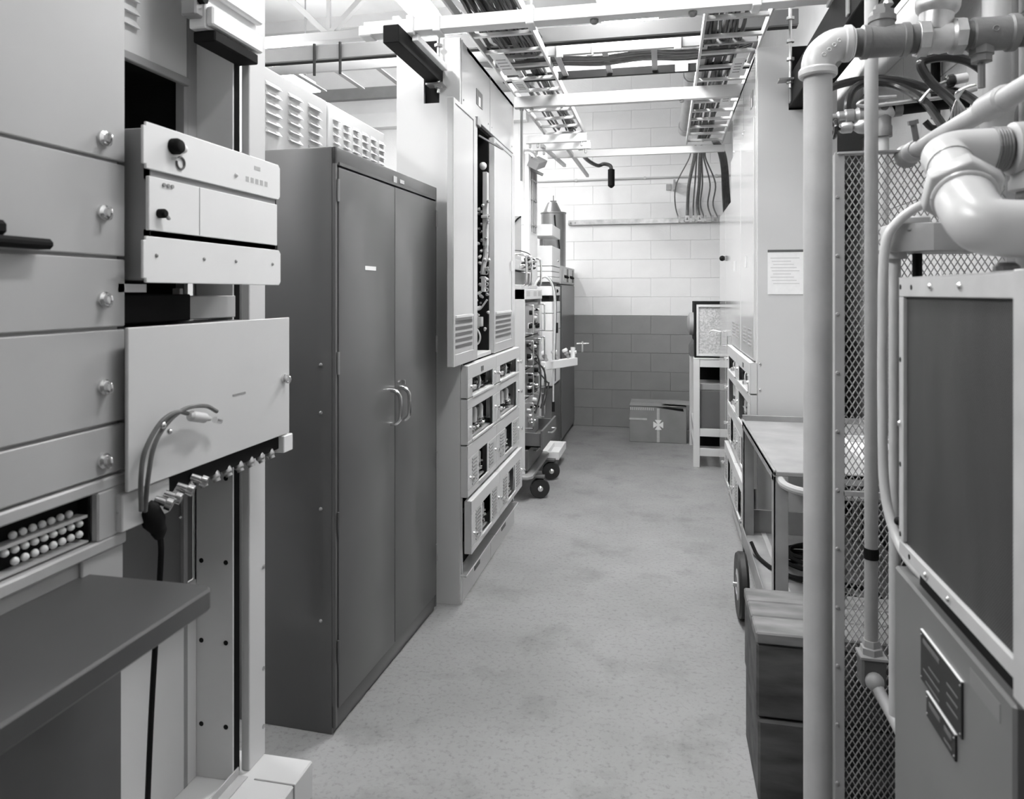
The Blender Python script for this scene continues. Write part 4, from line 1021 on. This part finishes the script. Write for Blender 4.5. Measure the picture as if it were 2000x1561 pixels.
# ================================================================== RIGHT SIDE
# cart
ca = T('utility_cart', 'grey two-shelf utility cart with tube handle beside the right wall', 'cart', (.6, 2.9, 0))
CX0, CX1, CY0, CY1 = .345, .84, 2.43, 3.38
ca.part('top_shelf', MB().box(CX0, CX1, CY0, CY1, .785, .80).box(CX0, CX0 + .008, CY0, CY1, .765, .805).box(CX1 - .008, CX1, CY0, CY1, .765, .83).box(CX0, CX1, CY1 - .008, CY1, .765, .825).box(CX0 + .1, CX1, CY0, CY0 + .008, .765, .803), 'cart_paint', bevel=.002)
for x in (CX0, CX1 - .045):
    for y in (CY0, CY1 - .045):
        ca.part('leg', MB().box(x, x + .045, y, y + .006, .20, .785).box(x if x < .5 else x + .039, x + .006 if x < .5 else x + .045, y, y + .045, .20, .785), 'cart_paint', bevel=.001)
ca.part('lower_shelf', MB().box(CX0, CX1, CY0, CY1, .285, .297).box(CX0 - .004, CX0, CY0, CY1, .255, .335).box(CX1, CX1 + .004, CY0, CY1, .255, .38).box(CX0, CX1, CY1, CY1 + .006, .255, .40).box(CX0, CX1, CY0, CY0 + .006, .255, .335), 'cart_paint', bevel=.002)
ca.part('side_strip', B(CX0 + .08, CX0 + .10, CY0 + .01, CY1 - .01, .297, .301), 'panel_grey')
for x in (.322, .862):
    w = ca.part('wheel', MB().lathe([(.10, -.018), (.128, -.02), (.135, -.010), (.135, .010), (.128, .02), (.10, .018)], (x, 3.18, .135), (1, 0, 0), 32), 'rubber')
    ca.part('wheel_disc', MB().lathe([(.10, -.012), (.04, -.022), (.04, .022), (.10, .012)], (x, 3.18, .135), (1, 0, 0), 24), 'panel_grey', w)
    ca.part('axle_nut', MB().cyl((x - .035, 3.18, .135), (x + .02, 3.18, .135), .010, n=8), 'metal_worn', w)
for x in (.40, .80):
    w = ca.part('caster', MB().lathe([(.04, -.012), (.055, -.008), (.055, .008), (.04, .012)], (x, 2.52, .055), (1, 0, 0), 18), 'rubber')
    ca.part('caster_fork', MB().box(x - .02, x - .014, 2.49, 2.55, .05, .255).box(x + .014, x + .02, 2.49, 2.55, .05, .255), 'cart_paint', w)
ca.part('handle', MB().tube(sm([(.365, 2.44, .775), (.375, 2.395, .765), (.42, 2.365, .757), (.5, 2.36, .752), (.7, 2.36, .752), (.77, 2.365, .757), (.815, 2.395, .765), (.825, 2.44, .775)]), .013, 10), 'pipe_light')
cc = T('coiled_cable', 'black cable coiled on the lower shelf of the cart', 'cable', (.52, 2.95, .3))
for k in range(5):
    cc.part('loop', MB().torus((.53 + .01 * k, 2.92 + .012 * k, .305 + .016 * k), (random.uniform(-.1, .1), random.uniform(-.1, .1), 1), .115 - .006 * k, .008, 26, 6), 'black')
cc.part('loop', MB().torus((.66, 2.72, .32), (.1, .1, 1), .08, .009, 22, 6), 'black')
cc.part('loose_end', MB().tube(sm([(.42, 2.9, .306), (.39, 2.98, .306), (.37, 3.05, .31), (.352, 3.1, .345)]), .008, 6), 'black')
cc.part('plug', MB().lathe([(.012, 0), (.016, .03), (.01, .05)], (.42, 2.55, .312), (1, .3, 0), 10), 'black')
tf = T('pipe_fitting', 'small worn metal fitting lying on the cart top', 'fitting', (.62, 3.15, .80))
tf.part('body', MB().lathe([(.02, 0), (.024, .01), (.024, .035), (.014, .04), (.014, .06)], (.60, 3.13, .825), (.9, .3, 0), 12), 'metal_worn')
tf.part('nut', MB().lathe([(.024, 0), (.024, .02)], (.655, 3.15, .825), (.9, .3, 0), 6), 'metal_worn')
mt_ = T('metal_tray', 'shallow pale metal tray at the back of the cart top', 'tray', (.72, 2.85, .80))
mt_.part('pan', MB().box(.66, .82, 2.55, 2.95, .801, .806).box(.66, .666, 2.55, 2.95, .806, .83).box(.814, .82, 2.55, 2.95, .806, .83).box(.66, .82, 2.55, 2.556, .806, .83).box(.66, .82, 2.944, 2.95, .806, .83), 'panel_light', bevel=.001)
mt_.part('rag', MB().sphere((.73, 2.75, .825), .05, 12, 8, (1, 1.3, .4)), 'paper')

# wooden timbers
wd = T('timber_block', 'rough wooden timber block on the floor in front of the cart', 'timber', (.5, 2.18, 0))
wd.part('timber', B(.248, .76, 2.03, 2.325, .0, .222), 'wood_dark', bevel=.006)
wd.part('timber', B(.245, .76, 2.035, 2.33, .226, .425), 'wood_dark', bevel=.006)
for i, (ya, yb) in enumerate(((2.03, 2.135), (2.138, 2.235), (2.238, 2.333))):
    wd.part('top_plank', B(.243, .765, ya, yb, .427, .458), 'wood', bevel=.004)

# mesh guard
gd = T('mesh_guard', 'expanded metal mesh guard panel in angle iron frame', 'guard', (.62, 1.98, 0))
GX0, GX1, GY, GZ = .428, .84, 1.975, 1.735
gd.part('left_post', MB().box(GX0, GX0 + .006, GY - .004, GY + .03, 0, GZ - .004).box(GX0, GX0 + .024, GY - .006, GY - .001, 0, GZ), 'guard_paint', bevel=.001)
gd.part('right_post', B(GX1 - .02, GX1, GY - .006, GY + .02, 0, GZ), 'guard_paint', bevel=.001)
gd.part('top_rail', MB().box(GX0 + .006, GX1, GY - .012, GY + .02, GZ - .006, GZ), 'guard_paint', bevel=.001)
gd.part('cross_bar', B(GX0 + .02, GX1, GY - .006, GY + .004, .855, .868), 'guard_paint', bevel=.001)
pw, ph = .0152, .026
mm = MB(); ax0, ax1, az0, az1 = GX0 + .02, GX1 - .01, .01, GZ - .008
k = ph / pw
def seg(c, sgn):
    # line z = sgn*k*x + c clipped to the panel
    pts = []
    for x in (ax0, ax1):
        z = sgn * k * x + c
        if az0 <= z <= az1: pts.append((x, z))
    for z in (az0, az1):
        x = (z - c) / (sgn * k)
        if ax0 < x < ax1: pts.append((x, z))
    if len(pts) >= 2:
        pts.sort(); (xa, za), (xb_, zb) = pts[0], pts[-1]
        if abs(xb_ - xa) > .004:
            mm.bar((xa, GY + .002 + .001 * sgn, za), (xb_, GY + .002 + .001 * sgn, zb), .0022, .0034, (0, 1, 0))
for sgn in (1, -1):
    lo = min(az0 - sgn * k * x for x in (ax0, ax1)); hi = max(az1 - sgn * k * x for x in (ax0, ax1))
    c = lo
    while c < hi: seg(c, sgn); c += ph
o = gd.part('expanded_mesh', mm, 'guard_paint'); o['kind'] = 'stuff'
rv = MB().lathe([(.005, 0), (.003, .004)], (0, 0, 0), (0, -1, 0), 8).mesh('rivet', 'grey_mid')
for i in range(11): gd.inst('rivet', rv, (GX0 + .006, GY - .006, .12 + i * .15))

# ---- water pipe with elbow, tees and valve
PY, PZ, PX = 1.80, 1.957, .354
wp = T('water_pipe', 'pale vertical standpipe with elbow turning right into fittings', 'pipe', (PX, PY, 0))
wp.part('standpipe', MB().cyl((PX, PY, 0), (PX, PY, 1.90), .0318, n=28), 'pipe_light')
ctr = Vector((PX + .052, PY, PZ - .052))
el = wp.part('elbow', MB().tube([(PX, PY, 1.888), (PX, PY, 1.903)] + arc(ctr, (-1, 0, 0), (0, 0, 1), .052, 0, PI / 2, 10)[0:] + [(PX + .07, PY, PZ)], .0375, 24), 'pipe_white')
wp.part('collar', MB().lathe([(.040, 0), (.043, .004), (.043, .016), (.040, .02)], (PX, PY, 1.882), (0, 0, 1), 28), 'pipe_white', el)
wp.part('collar', MB().lathe([(.039, 0), (.042, .003), (.042, .014), (.039, .018)], (PX + .055, PY, PZ), (1, 0, 0), 28), 'pipe_white', el)
for i in range(4):
    wp.part('cast_letter', MB().torus((PX + .006 + i * .011, PY - .037, PZ - .033 + i * .010), (0, 1, 0), .004, .0014, 10, 5), 'pipe_white', el)
def xl(name, prof, x, m, n=24, bevel=0): return wp.part(name, MB().lathe(prof, (x, PY, PZ), (1, 0, 0), n), m)
xl('white_tape', [(.034, 0), (.0365, .002), (.034, .005)], PX + .073, 'white')
def nipple(x, l):
    pr = []; n = int(l / .0022)
    for i in range(n): pr += [(.0315, i * .0022), (.0328, i * .0022 + .0011)]
    return xl('threaded_nipple', pr, x, 'pipe_iron')
nipple(PX + .078, .024)
t1 = xl('tee', [(.034, 0), (.0385, .003), (.0385, .016), (.036, .018), (.036, .086), (.0385, .088), (.0385, .10), (.034, .103)], .447, 'pipe_iron')
wp.part('branch', MB().lathe([(.027, 0), (.027, .042), (.030, .044), (.030, .056), (.022, .058)], (.493, PY, PZ), (0, 0, 1), 20), 'pipe_iron', t1)
wp.part('bushing', MB().lathe([(.026, 0), (.026, .012), (.018, .014), (.018, .024)], (.493, PY, PZ + .058), (0, 0, 1), 6), 'pipe_iron', t1)
wp.part('pet_cock', MB().lathe([(.008, 0), (.012, .004), (.008, .014), (.012, .018), (.006, .04), (.010, .045), (.005, .07)], (.506, PY, PZ + .08), (0, 0, 1), 10), 'metal_worn', t1)
nipple(.548, .022)
vb = xl('valve_body', [(.036, 0), (.039, .004), (.039, .02), (.033, .026), (.037, .05), (.033, .068), (.039, .074), (.039, .092), (.036, .096)], .566, 'metal_worn', 24)
wp.part('hex_end', MB().lathe([(.042, 0), (.042, .020)], (.567, PY, PZ), (1, 0, 0), 8), 'metal_worn', vb)
wp.part('hex_end', MB().lathe([(.042, 0), (.042, .020)], (.641, PY, PZ), (1, 0, 0), 8), 'metal_worn', vb)
wp.part('bonnet', MB().lathe([(.034, 0), (.036, .04), (.044, .05), (.046, .058), (.046, .075), (.040, .085), (.026, .087), (.026, .13)], (.603, PY, PZ + .012), (.12, 0, 1), 24), 'metal_worn', vb)
nipple(.662, .018)
t2 = xl('tee', [(.034, 0), (.038, .003), (.037, .02), (.037, .074), (.041, .078), (.041, .092), (.034, .096)], .676, 'pipe_iron')
wp.part('drain_bushing', MB().lathe([(.022, 0), (.026, .034), (.026, .046), (.022, .048), (.022, .062), (.008, .064), (.008, .12)], (.70, PY, PZ), (0, 0, -1), 8), 'pipe_iron', t2)
wp.part('cast_mark', MB().torus((.715, PY - .037, PZ), (0, 1, 0), .006, .0016, 12, 5), 'pipe_iron', t2)
nipple(.772, .025)
xl('coupling', [(.036, 0), (.040, .003), (.040, .08)], .795, 'pipe_iron')

# thin riser
tr_ = T('thin_riser', 'slim pale vertical pipe passing in front of the mesh guard', 'pipe', (.503, 1.925, 0))
tr_.part('pipe', MB().cyl((.503, 1.925, .47), (.503, 1.925, 3.2), .0158, n=18), 'pipe_light')
tr_.part('tape_band', MB().cyl((.503, 1.925, .715), (.503, 1.925, .742), .0175, n=18), 'black')
tt = tr_.part('union', MB().lathe([(.026, 0), (.026, .022), (.022, .024), (.020, .04)], (.503, 1.925, .475), (0, 0, 1), 6), 'pipe_light')
tr_.part('valve_box', B(.476, .532, 1.90, 1.955, .405, .475), 'pipe_iron', bevel=.005)
tr_.part('flange_plate', MB().obox((.503, 1.922, .478), (.062, .055, .006)), 'pipe_light')
tr_.part('elbow', MB().sphere((.503, 1.895, .425), .022, 14, 10), 'pipe_light')
tr_.part('outlet', MB().tube(sm([(.503, 1.895, .425), (.512, 1.87, .405), (.53, 1.82, .37), (.56, 1.70, .30)]), .014, 12), 'pipe_light')
# big vertical pipes and the sloping pipe
bvp = T('wall_riser', 'thick pale riser pipe at the far right behind the fittings', 'pipe', (.79, 1.95, 0))
bvp.part('pipe', MB().cyl((.795, 1.96, 1.80), (.795, 1.96, 3.6), .030, n=22), 'pipe_light')
bvp.part('dark_band', MB().cyl((.795, 1.96, 1.838), (.795, 1.96, 1.85), .0306, n=22), 'grey_mid')
bvp.part('hub', MB().lathe([(.032, -.06), (.036, -.01), (.039, 0), (.039, .010), (.034, .014)], (.795, 1.96, 1.82), (0, 0, 1), 22), 'pipe_light')
solo('slim_wall_pipe', 'slim pale pipe against the wall at the picture edge', 'pipe', MB().cyl((.86, 2.05, .2), (.86, 2.05, 3.6), .02, n=16), 'pipe_light', (.86, 2.05, .2))
sp = T('sloping_pipe', 'grey pipe running toward the camera above the chiller screen', 'pipe', (.6, 1.6, 1.725))
sp.part('pipe', MB().cyl((.60, 1.05, 1.726), (.60, 2.02, 1.722), .0195, n=20), 'pipe_light')
sp.part('coupling', MB().lathe([(.020, 0), (.025, .005), (.025, .085), (.020, .09)], (.60, 1.44, 1.7255), (0, 1, 0), 20), 'pipe_light')
sp.part('wye', MB().lathe([(.022, 0), (.026, .006), (.026, .04), (.022, .05)], (.60, 1.90, 1.722), (0, 1, 0), 18).sphere((.60, 1.98, 1.72), .03, 14, 10), 'pipe_light')
sp.part('bolt', MB().cyl((.585, 1.86, 1.735), (.575, 1.85, 1.775), .007, n=8).lathe([(.012, 0), (.012, .010)], (.575, 1.85, 1.772), (-.2, -.2, .9), 6), 'pipe_iron')

# small valves in the shadow behind the standpipe
VY = 2.3
sv = T('small_valves', 'small tarnished valves and fittings behind the standpipe', 'valve', (.58, VY, 1.9))
sv.part('run', MB().lathe([(.011, 0), (.011, .03), (.016, .035), (.016, .05), (.020, .055), (.020, .075), (.016, .08), (.024, .09), (.024, .14), (.018, .145)], (.475, VY, 1.90), (.99, 0, .05), 14), 'metal_worn')
sv.part('white_elbow', MB().tube(sm([(.612, VY, 1.907), (.635, VY, 1.908), (.652, VY, 1.917)]), .025, 16), 'pipe_white')
sv.part('lower_valve', MB().lathe([(.014, 0), (.018, .006), (.018, .03), (.010, .036), (.022, .05), (.026, .07), (.020, .085)], (.515, VY, 1.868), (1, 0, .05), 12), 'metal_worn')
sv.part('tee_body', MB().lathe([(.026, 0), (.026, .03), (.023, .035), (.023, .07), (.026, .075), (.026, .09)], (.632, VY, 1.835), (0, 0, 1), 16), 'pipe_iron')
sv.part('drop_pipe', MB().cyl((.632, VY, 1.0), (.632, VY, 1.84), .017, n=16), 'pipe_white')
sv.part('handwheel', MB().torus((.498, VY, 1.866), (1, 0, 0), .026, .006, 18, 6).cyl((.495, VY, 1.866), (.52, VY, 1.866), .006, n=8), 'black_gloss')
sv.part('insulated_hose', MB().tube(sm([(.655, VY, 1.915), (.70, VY, 1.92), (.80, VY, 1.928), (.86, VY, 1.93)]), .02, 14), 'black')
sv.part('hose_clamp', MB().cyl((.66, VY, 1.916), (.682, VY, 1.918), .0235, n=16), 'pipe_iron')
sv.part('capillary', MB().tube(sm([(.66, VY - .03, 1.945), (.60, VY - .03, 1.944), (.565, VY - .03, 1.935), (.56, VY - .03, 1.925), (.60, VY - .03, 1.922), (.7, VY - .03, 1.93), (.8, VY - .03, 1.938), (.87, VY - .03, 1.955)]), .006, 8), 'metal_worn')
# black hoses
def hose(lab, pts, r=.012, m='black_gloss'):
    solo('hose', lab, 'hose', MB().tube(sm(pts, 6), r, 10), m, pts[0], 'black hoses behind the pipes')
hose('upper black hose arching behind the thin riser', [(.46, 2.35, 1.985), (.52, 2.35, 2.01), (.60, 2.35, 2.022), (.68, 2.33, 2.01), (.76, 2.3, 1.97), (.80, 2.2, 1.93), (.81, 2.1, 1.87), (.80, 2.0, 1.80)])
hose('lower black hose dropping into the small valves', [(.545, 2.33, 1.90), (.545, 2.33, 1.95), (.56, 2.33, 1.99), (.60, 2.33, 2.008), (.66, 2.33, 2.0), (.70, 2.28, 1.96), (.72, 2.2, 1.90), (.735, 2.1, 1.80)])
hose('looped black hose at the right under the second tee', [(.755, 2.0, 1.80), (.73, 2.05, 1.87), (.69, 2.08, 1.93), (.665, 2.08, 1.975), (.675, 2.08, 1.99), (.72, 2.07, 1.992), (.77, 2.06, 1.975), (.81, 2.04, 1.93), (.83, 2.0, 1.87)])
hose('thick black cable dropping down the right block wall', [(.885, 2.62, 3.4), (.885, 2.62, 2.6), (.882, 2.62, 2.2), (.875, 2.6, 1.95)], .014, 'black')
hose('small black coil hanging under the insulated hose', [(.80, 2.26, 1.92), (.805, 2.25, 1.88), (.785, 2.25, 1.85), (.75, 2.25, 1.845), (.73, 2.25, 1.865)], .009)
cp = T('capillary_coil', 'coil of thin bright tubing hanging below the second tee', 'tubing', (.72, 1.9, 1.8))
for k in range(5):
    cp.part('loop', MB().tube(sm([(.705, 1.84, 1.855), (.685 - k * .004, 1.86, 1.85 - k * .002), (.665 + k * .007, 1.87, 1.80), (.668 + k * .008, 1.87, 1.74), (.672 + k * .008, 1.87, 1.68)]), .0028, 6), 'chrome')
pcn = T('cable_plug', 'black cable connector with cream end by the looped hose', 'plug', (.76, 2.2, 1.95))
pcn.part('plug', MB().lathe([(.012, 0), (.018, .004), (.018, .02), (.012, .024)], (.765, 2.2, 1.962), (1, 0, .15), 12), 'black_gloss')
pcn.part('sleeve', MB().lathe([(.014, 0), (.014, .03)], (.789, 2.2, 1.966), (1, 0, .15), 12), 'panel_light')
pcn.part('lead', MB().tube(sm([(.765, 2.2, 1.962), (.73, 2.2, 1.945), (.70, 2.2, 1.91)]), .005, 6), 'metal_worn')

# junction box and conduit
jb = T('junction_box', 'grey electrical junction box on a conduit leg by the chiller', 'junction box', (.46, 1.53, .5))
jb.part('box', MB().prism([(.424, 1.50), (.492, 1.47), (.60, 1.52), (.60, 1.60), (.50, 1.60), (.424, 1.56)], lambda a, b, d: (a, b, d), 1.453, 1.507), 'frame_paint', bevel=.0015)
jb.part('cover', B(.445, .498, 1.50, 1.56, 1.507, 1.522), 'panel_light', bevel=.003)
jb.part('screw', MB().sphere((.455, 1.487, 1.495), .004, 8, 6), 'metal_worn')
jb.part('lock_nut', MB().lathe([(.022, 0), (.022, .012)], (.441, 1.525, 1.441), (0, 0, 1), 8), 'pipe_light')
jb.part('conduit_leg', MB().cyl((.441, 1.525, .55), (.441, 1.525, 1.445), .0108, n=18), 'pipe_light')
jb.part('black_leg', MB().cyl((.492, 1.56, 1.0), (.492, 1.56, 1.455), .009, n=10), 'black')
cf = T('bent_conduit', 'bent pale conduit curving down into the chiller base', 'conduit', (.42, 1.5, 1.2))
cf.part('tube', MB().tube(sm([(.505, 1.50, 1.545), (.475, 1.49, 1.54), (.435, 1.485, 1.51), (.412, 1.485, 1.46), (.408, 1.485, 1.3), (.408, 1.485, 1.15), (.409, 1.48, 1.02), (.415, 1.46, .95), (.425, 1.42, .905), (.438, 1.36, .885), (.45, 1.30, .88)], 8), .0090, 14), 'pipe_white')
cf.part('locknut', MB().lathe([(.016, 0), (.016, .008)], (.50, 1.50, 1.545), (1, .1, .1), 14), 'pipe_light')

# chiller unit
ch = T('chiller_unit', 'grey machine with dark wire screen and black nameplates at right', 'machine', (.62, 1.18, 0))
KX = .41
bs = ch.part('base_cabinet', MB().box(KX, .84, .965, 1.42, 0, .88), 'chiller_paint', bevel=.004)
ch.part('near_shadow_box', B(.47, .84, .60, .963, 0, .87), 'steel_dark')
for (y0, y1, z0, z1) in ((1.112, 1.275, .749, .829), (1.134, 1.249, .704, .742)):
    p = ch.part('nameplate', B(KX - .003, KX, y0, y1, z0, z1), 'plate_dark', bs, .0006)
    ch.part('plate_edge', B(KX - .0034, KX, y0, y1, z1, z1 + .0015), 'panel_light', bs)
    for y in (y0 + .004, y1 - .004):
        for z in (z0 + .006, z1 - .006): ch.part('rivet', MB().sphere((KX - .003, y, z), .0016, 8, 6), 'grey_mid', bs)
    n = 5 if z1 > .8 else 2
    for i in range(n):
        z = z1 - .016 - i * .0145
        for a, b in ((y0 + .012, y0 + .012 + .25 * (y1 - y0)), (y0 + .5 * (y1 - y0), y1 - .012 - (i % 3) * .012)):
            if (i * 5 + int(a * 100)) % 4: ch.part('embossed_line', B(KX - .0036, KX - .003, a, b, z, z + (.007 if i == 0 else .003)), 'print', bs)
ch.part('patch', B(KX - .0006, KX, 1.0, 1.09, .838, .862), 'patch_grey', bs)
ch.part('screen_box', B(KX + .02, .84, .92, 1.35, .93, 1.385), 'grey_dark')
ch.part('gap_shade_foot', B(.425, .82, .94, 1.335, .88, .93), 'black')  # black foot widened to paint the shade in the gap under the screen
FX = .398
fr = ch.part('screen_frame', MB().box(FX, FX + .02, .905, 1.354, 1.368, 1.399).box(FX, FX + .02, .905, 1.354, .925, .948).box(FX, FX + .02, 1.332, 1.354, .95, 1.368).box(FX - .0015, FX + .02, .87, .936, .905, 1.402), 'frame_paint', bevel=.0012)
ch.part('frame_top', B(FX, .84, .905, 1.354, 1.399, 1.401), 'frame_paint', fr)
ch.part('wire_screen', B(FX + .006, FX + .012, .93, 1.335, .948, 1.37), 'wire_screen')
scw = MB().lathe([(.0055, 0), (.0055, .002), (.003, .0045)], (0, 0, 0), (-1, 0, 0), 10).mesh('screw', 'chrome')
hol = MB().lathe([(.0045, 0), (.0045, .0006)], (0, 0, 0), (-1, 0, 0), 10).mesh('screw_hole', 'black')
for y, z, sct in ((1.345, 1.385, 0), (1.29, 1.384, 0), (1.20, 1.384, 1), (1.09, 1.384, 1), (1.346, 1.26, 0), (1.346, 1.15, 1), (1.346, 1.08, 0), (1.346, .96, 0), (1.30, .937, 0), (1.22, .937, 1), (1.13, .937, 1), (.92, 1.38, 0), (.92, 1.24, 0)):
    ch.inst('screw' if sct else 'screw_hole', scw if sct else hol, (FX, y, z), fr)
ch.part('pivot_ear', MB().lathe([(.03, 0), (.03, .012)], (.425, 1.40, .965), (-1, .3, 0), 20), 'frame_paint')
ch.part('pivot_bolt', MB().sphere((.412, 1.403, .965), .008, 10, 8), 'steel_dark')

# big elbows above the chiller
be = T('elbow_fittings', 'large pale pipe elbows with hex nut above the chiller', 'pipe', (.5, 1.2, 1.4))
P0 = Vector((.437, 1.26, 1.600)); P1 = Vector((.4125, 1.085, 1.474))
dr_ = (P1 - P0).normalized()
be.part('upper_elbow', MB().tube(sm([P0 + Vector((.075, 0, 0)), P0 + Vector((.035, 0, .0)), P0 + Vector((.010, -.004, -.003)), P0 + dr_ * .022 + Vector((-.003, 0, 0)), P0 + dr_ * .05], 6), .0335, 24), 'pipe_white')
be.part('slant_pipe', MB().cyl(P0 + dr_ * .035, P0 + dr_ * .16, .0315, n=26), 'pipe_white')
be.part('hex_nut', MB().lathe([(.050, 0), (.054, .003), (.054, .029), (.050, .032)], P0 + dr_ * .116, dr_, 6), 'pipe_white', bevel=.0015)
be.part('lower_elbow', MB().tube(sm([P0 + dr_ * .146, P0 + dr_ * .160, P0 + dr_ * .180, P1 + Vector((.008, -.004, -.006)), P1 + Vector((.028, -.010, -.012)), P1 + Vector((.055, -.012, -.014)), P1 + Vector((.09, -.012, -.014)), P1 + Vector((.2, -.012, -.014))], 6), .0385, 26), 'pipe_white')
be.part('rim', MB().torus(P0 + dr_ * .153, dr_, .0385, .0045, 28, 8), 'pipe_white')
be.part('seam_ring', MB().torus(P1 + Vector((.085, -.012, -.014)), (1, 0, 0), .039, .002, 28, 6), 'pipe_white')
for i in range(5): be.part('thread', MB().torus(P0 + Vector((.068 + i * .004, 0, 0)), (1, 0, 0), .0335, .0022, 24, 6), 'pipe_iron')
be.part('upper_tee', MB().lathe([(.034, 0), (.041, .004), (.042, .02), (.039, .04), (.038, .10), (.042, .105), (.042, .2)], P0 + Vector((.09, 0, 0)), (1, 0, 0), 26), 'pipe_light')
be.part('tee_branch', MB().lathe([(.038, 0), (.039, .045), (.042, .05), (.042, .064), (.036, .067)], P0 + Vector((.135, 0, 0)), (0, 0, -1), 26), 'pipe_light')
be.part('drop_pipe', MB().cyl(P0 + Vector((.135, 0, -.06)), P0 + Vector((.135, 0, -.22)), .0315, n=22), 'pipe_iron')
be.part('drain_cock', MB().lathe([(.010, 0), (.016, .005), (.016, .012), (.010, .016), (.0085, .08)], P1 + Vector((.04, .0, -.058)), (0, 0, -1), 10), 'pipe_iron')
be.part('backing_block', B(.535, .58, 1.42, 1.5, 1.50, 1.62), 'pipe_light', bevel=.002)
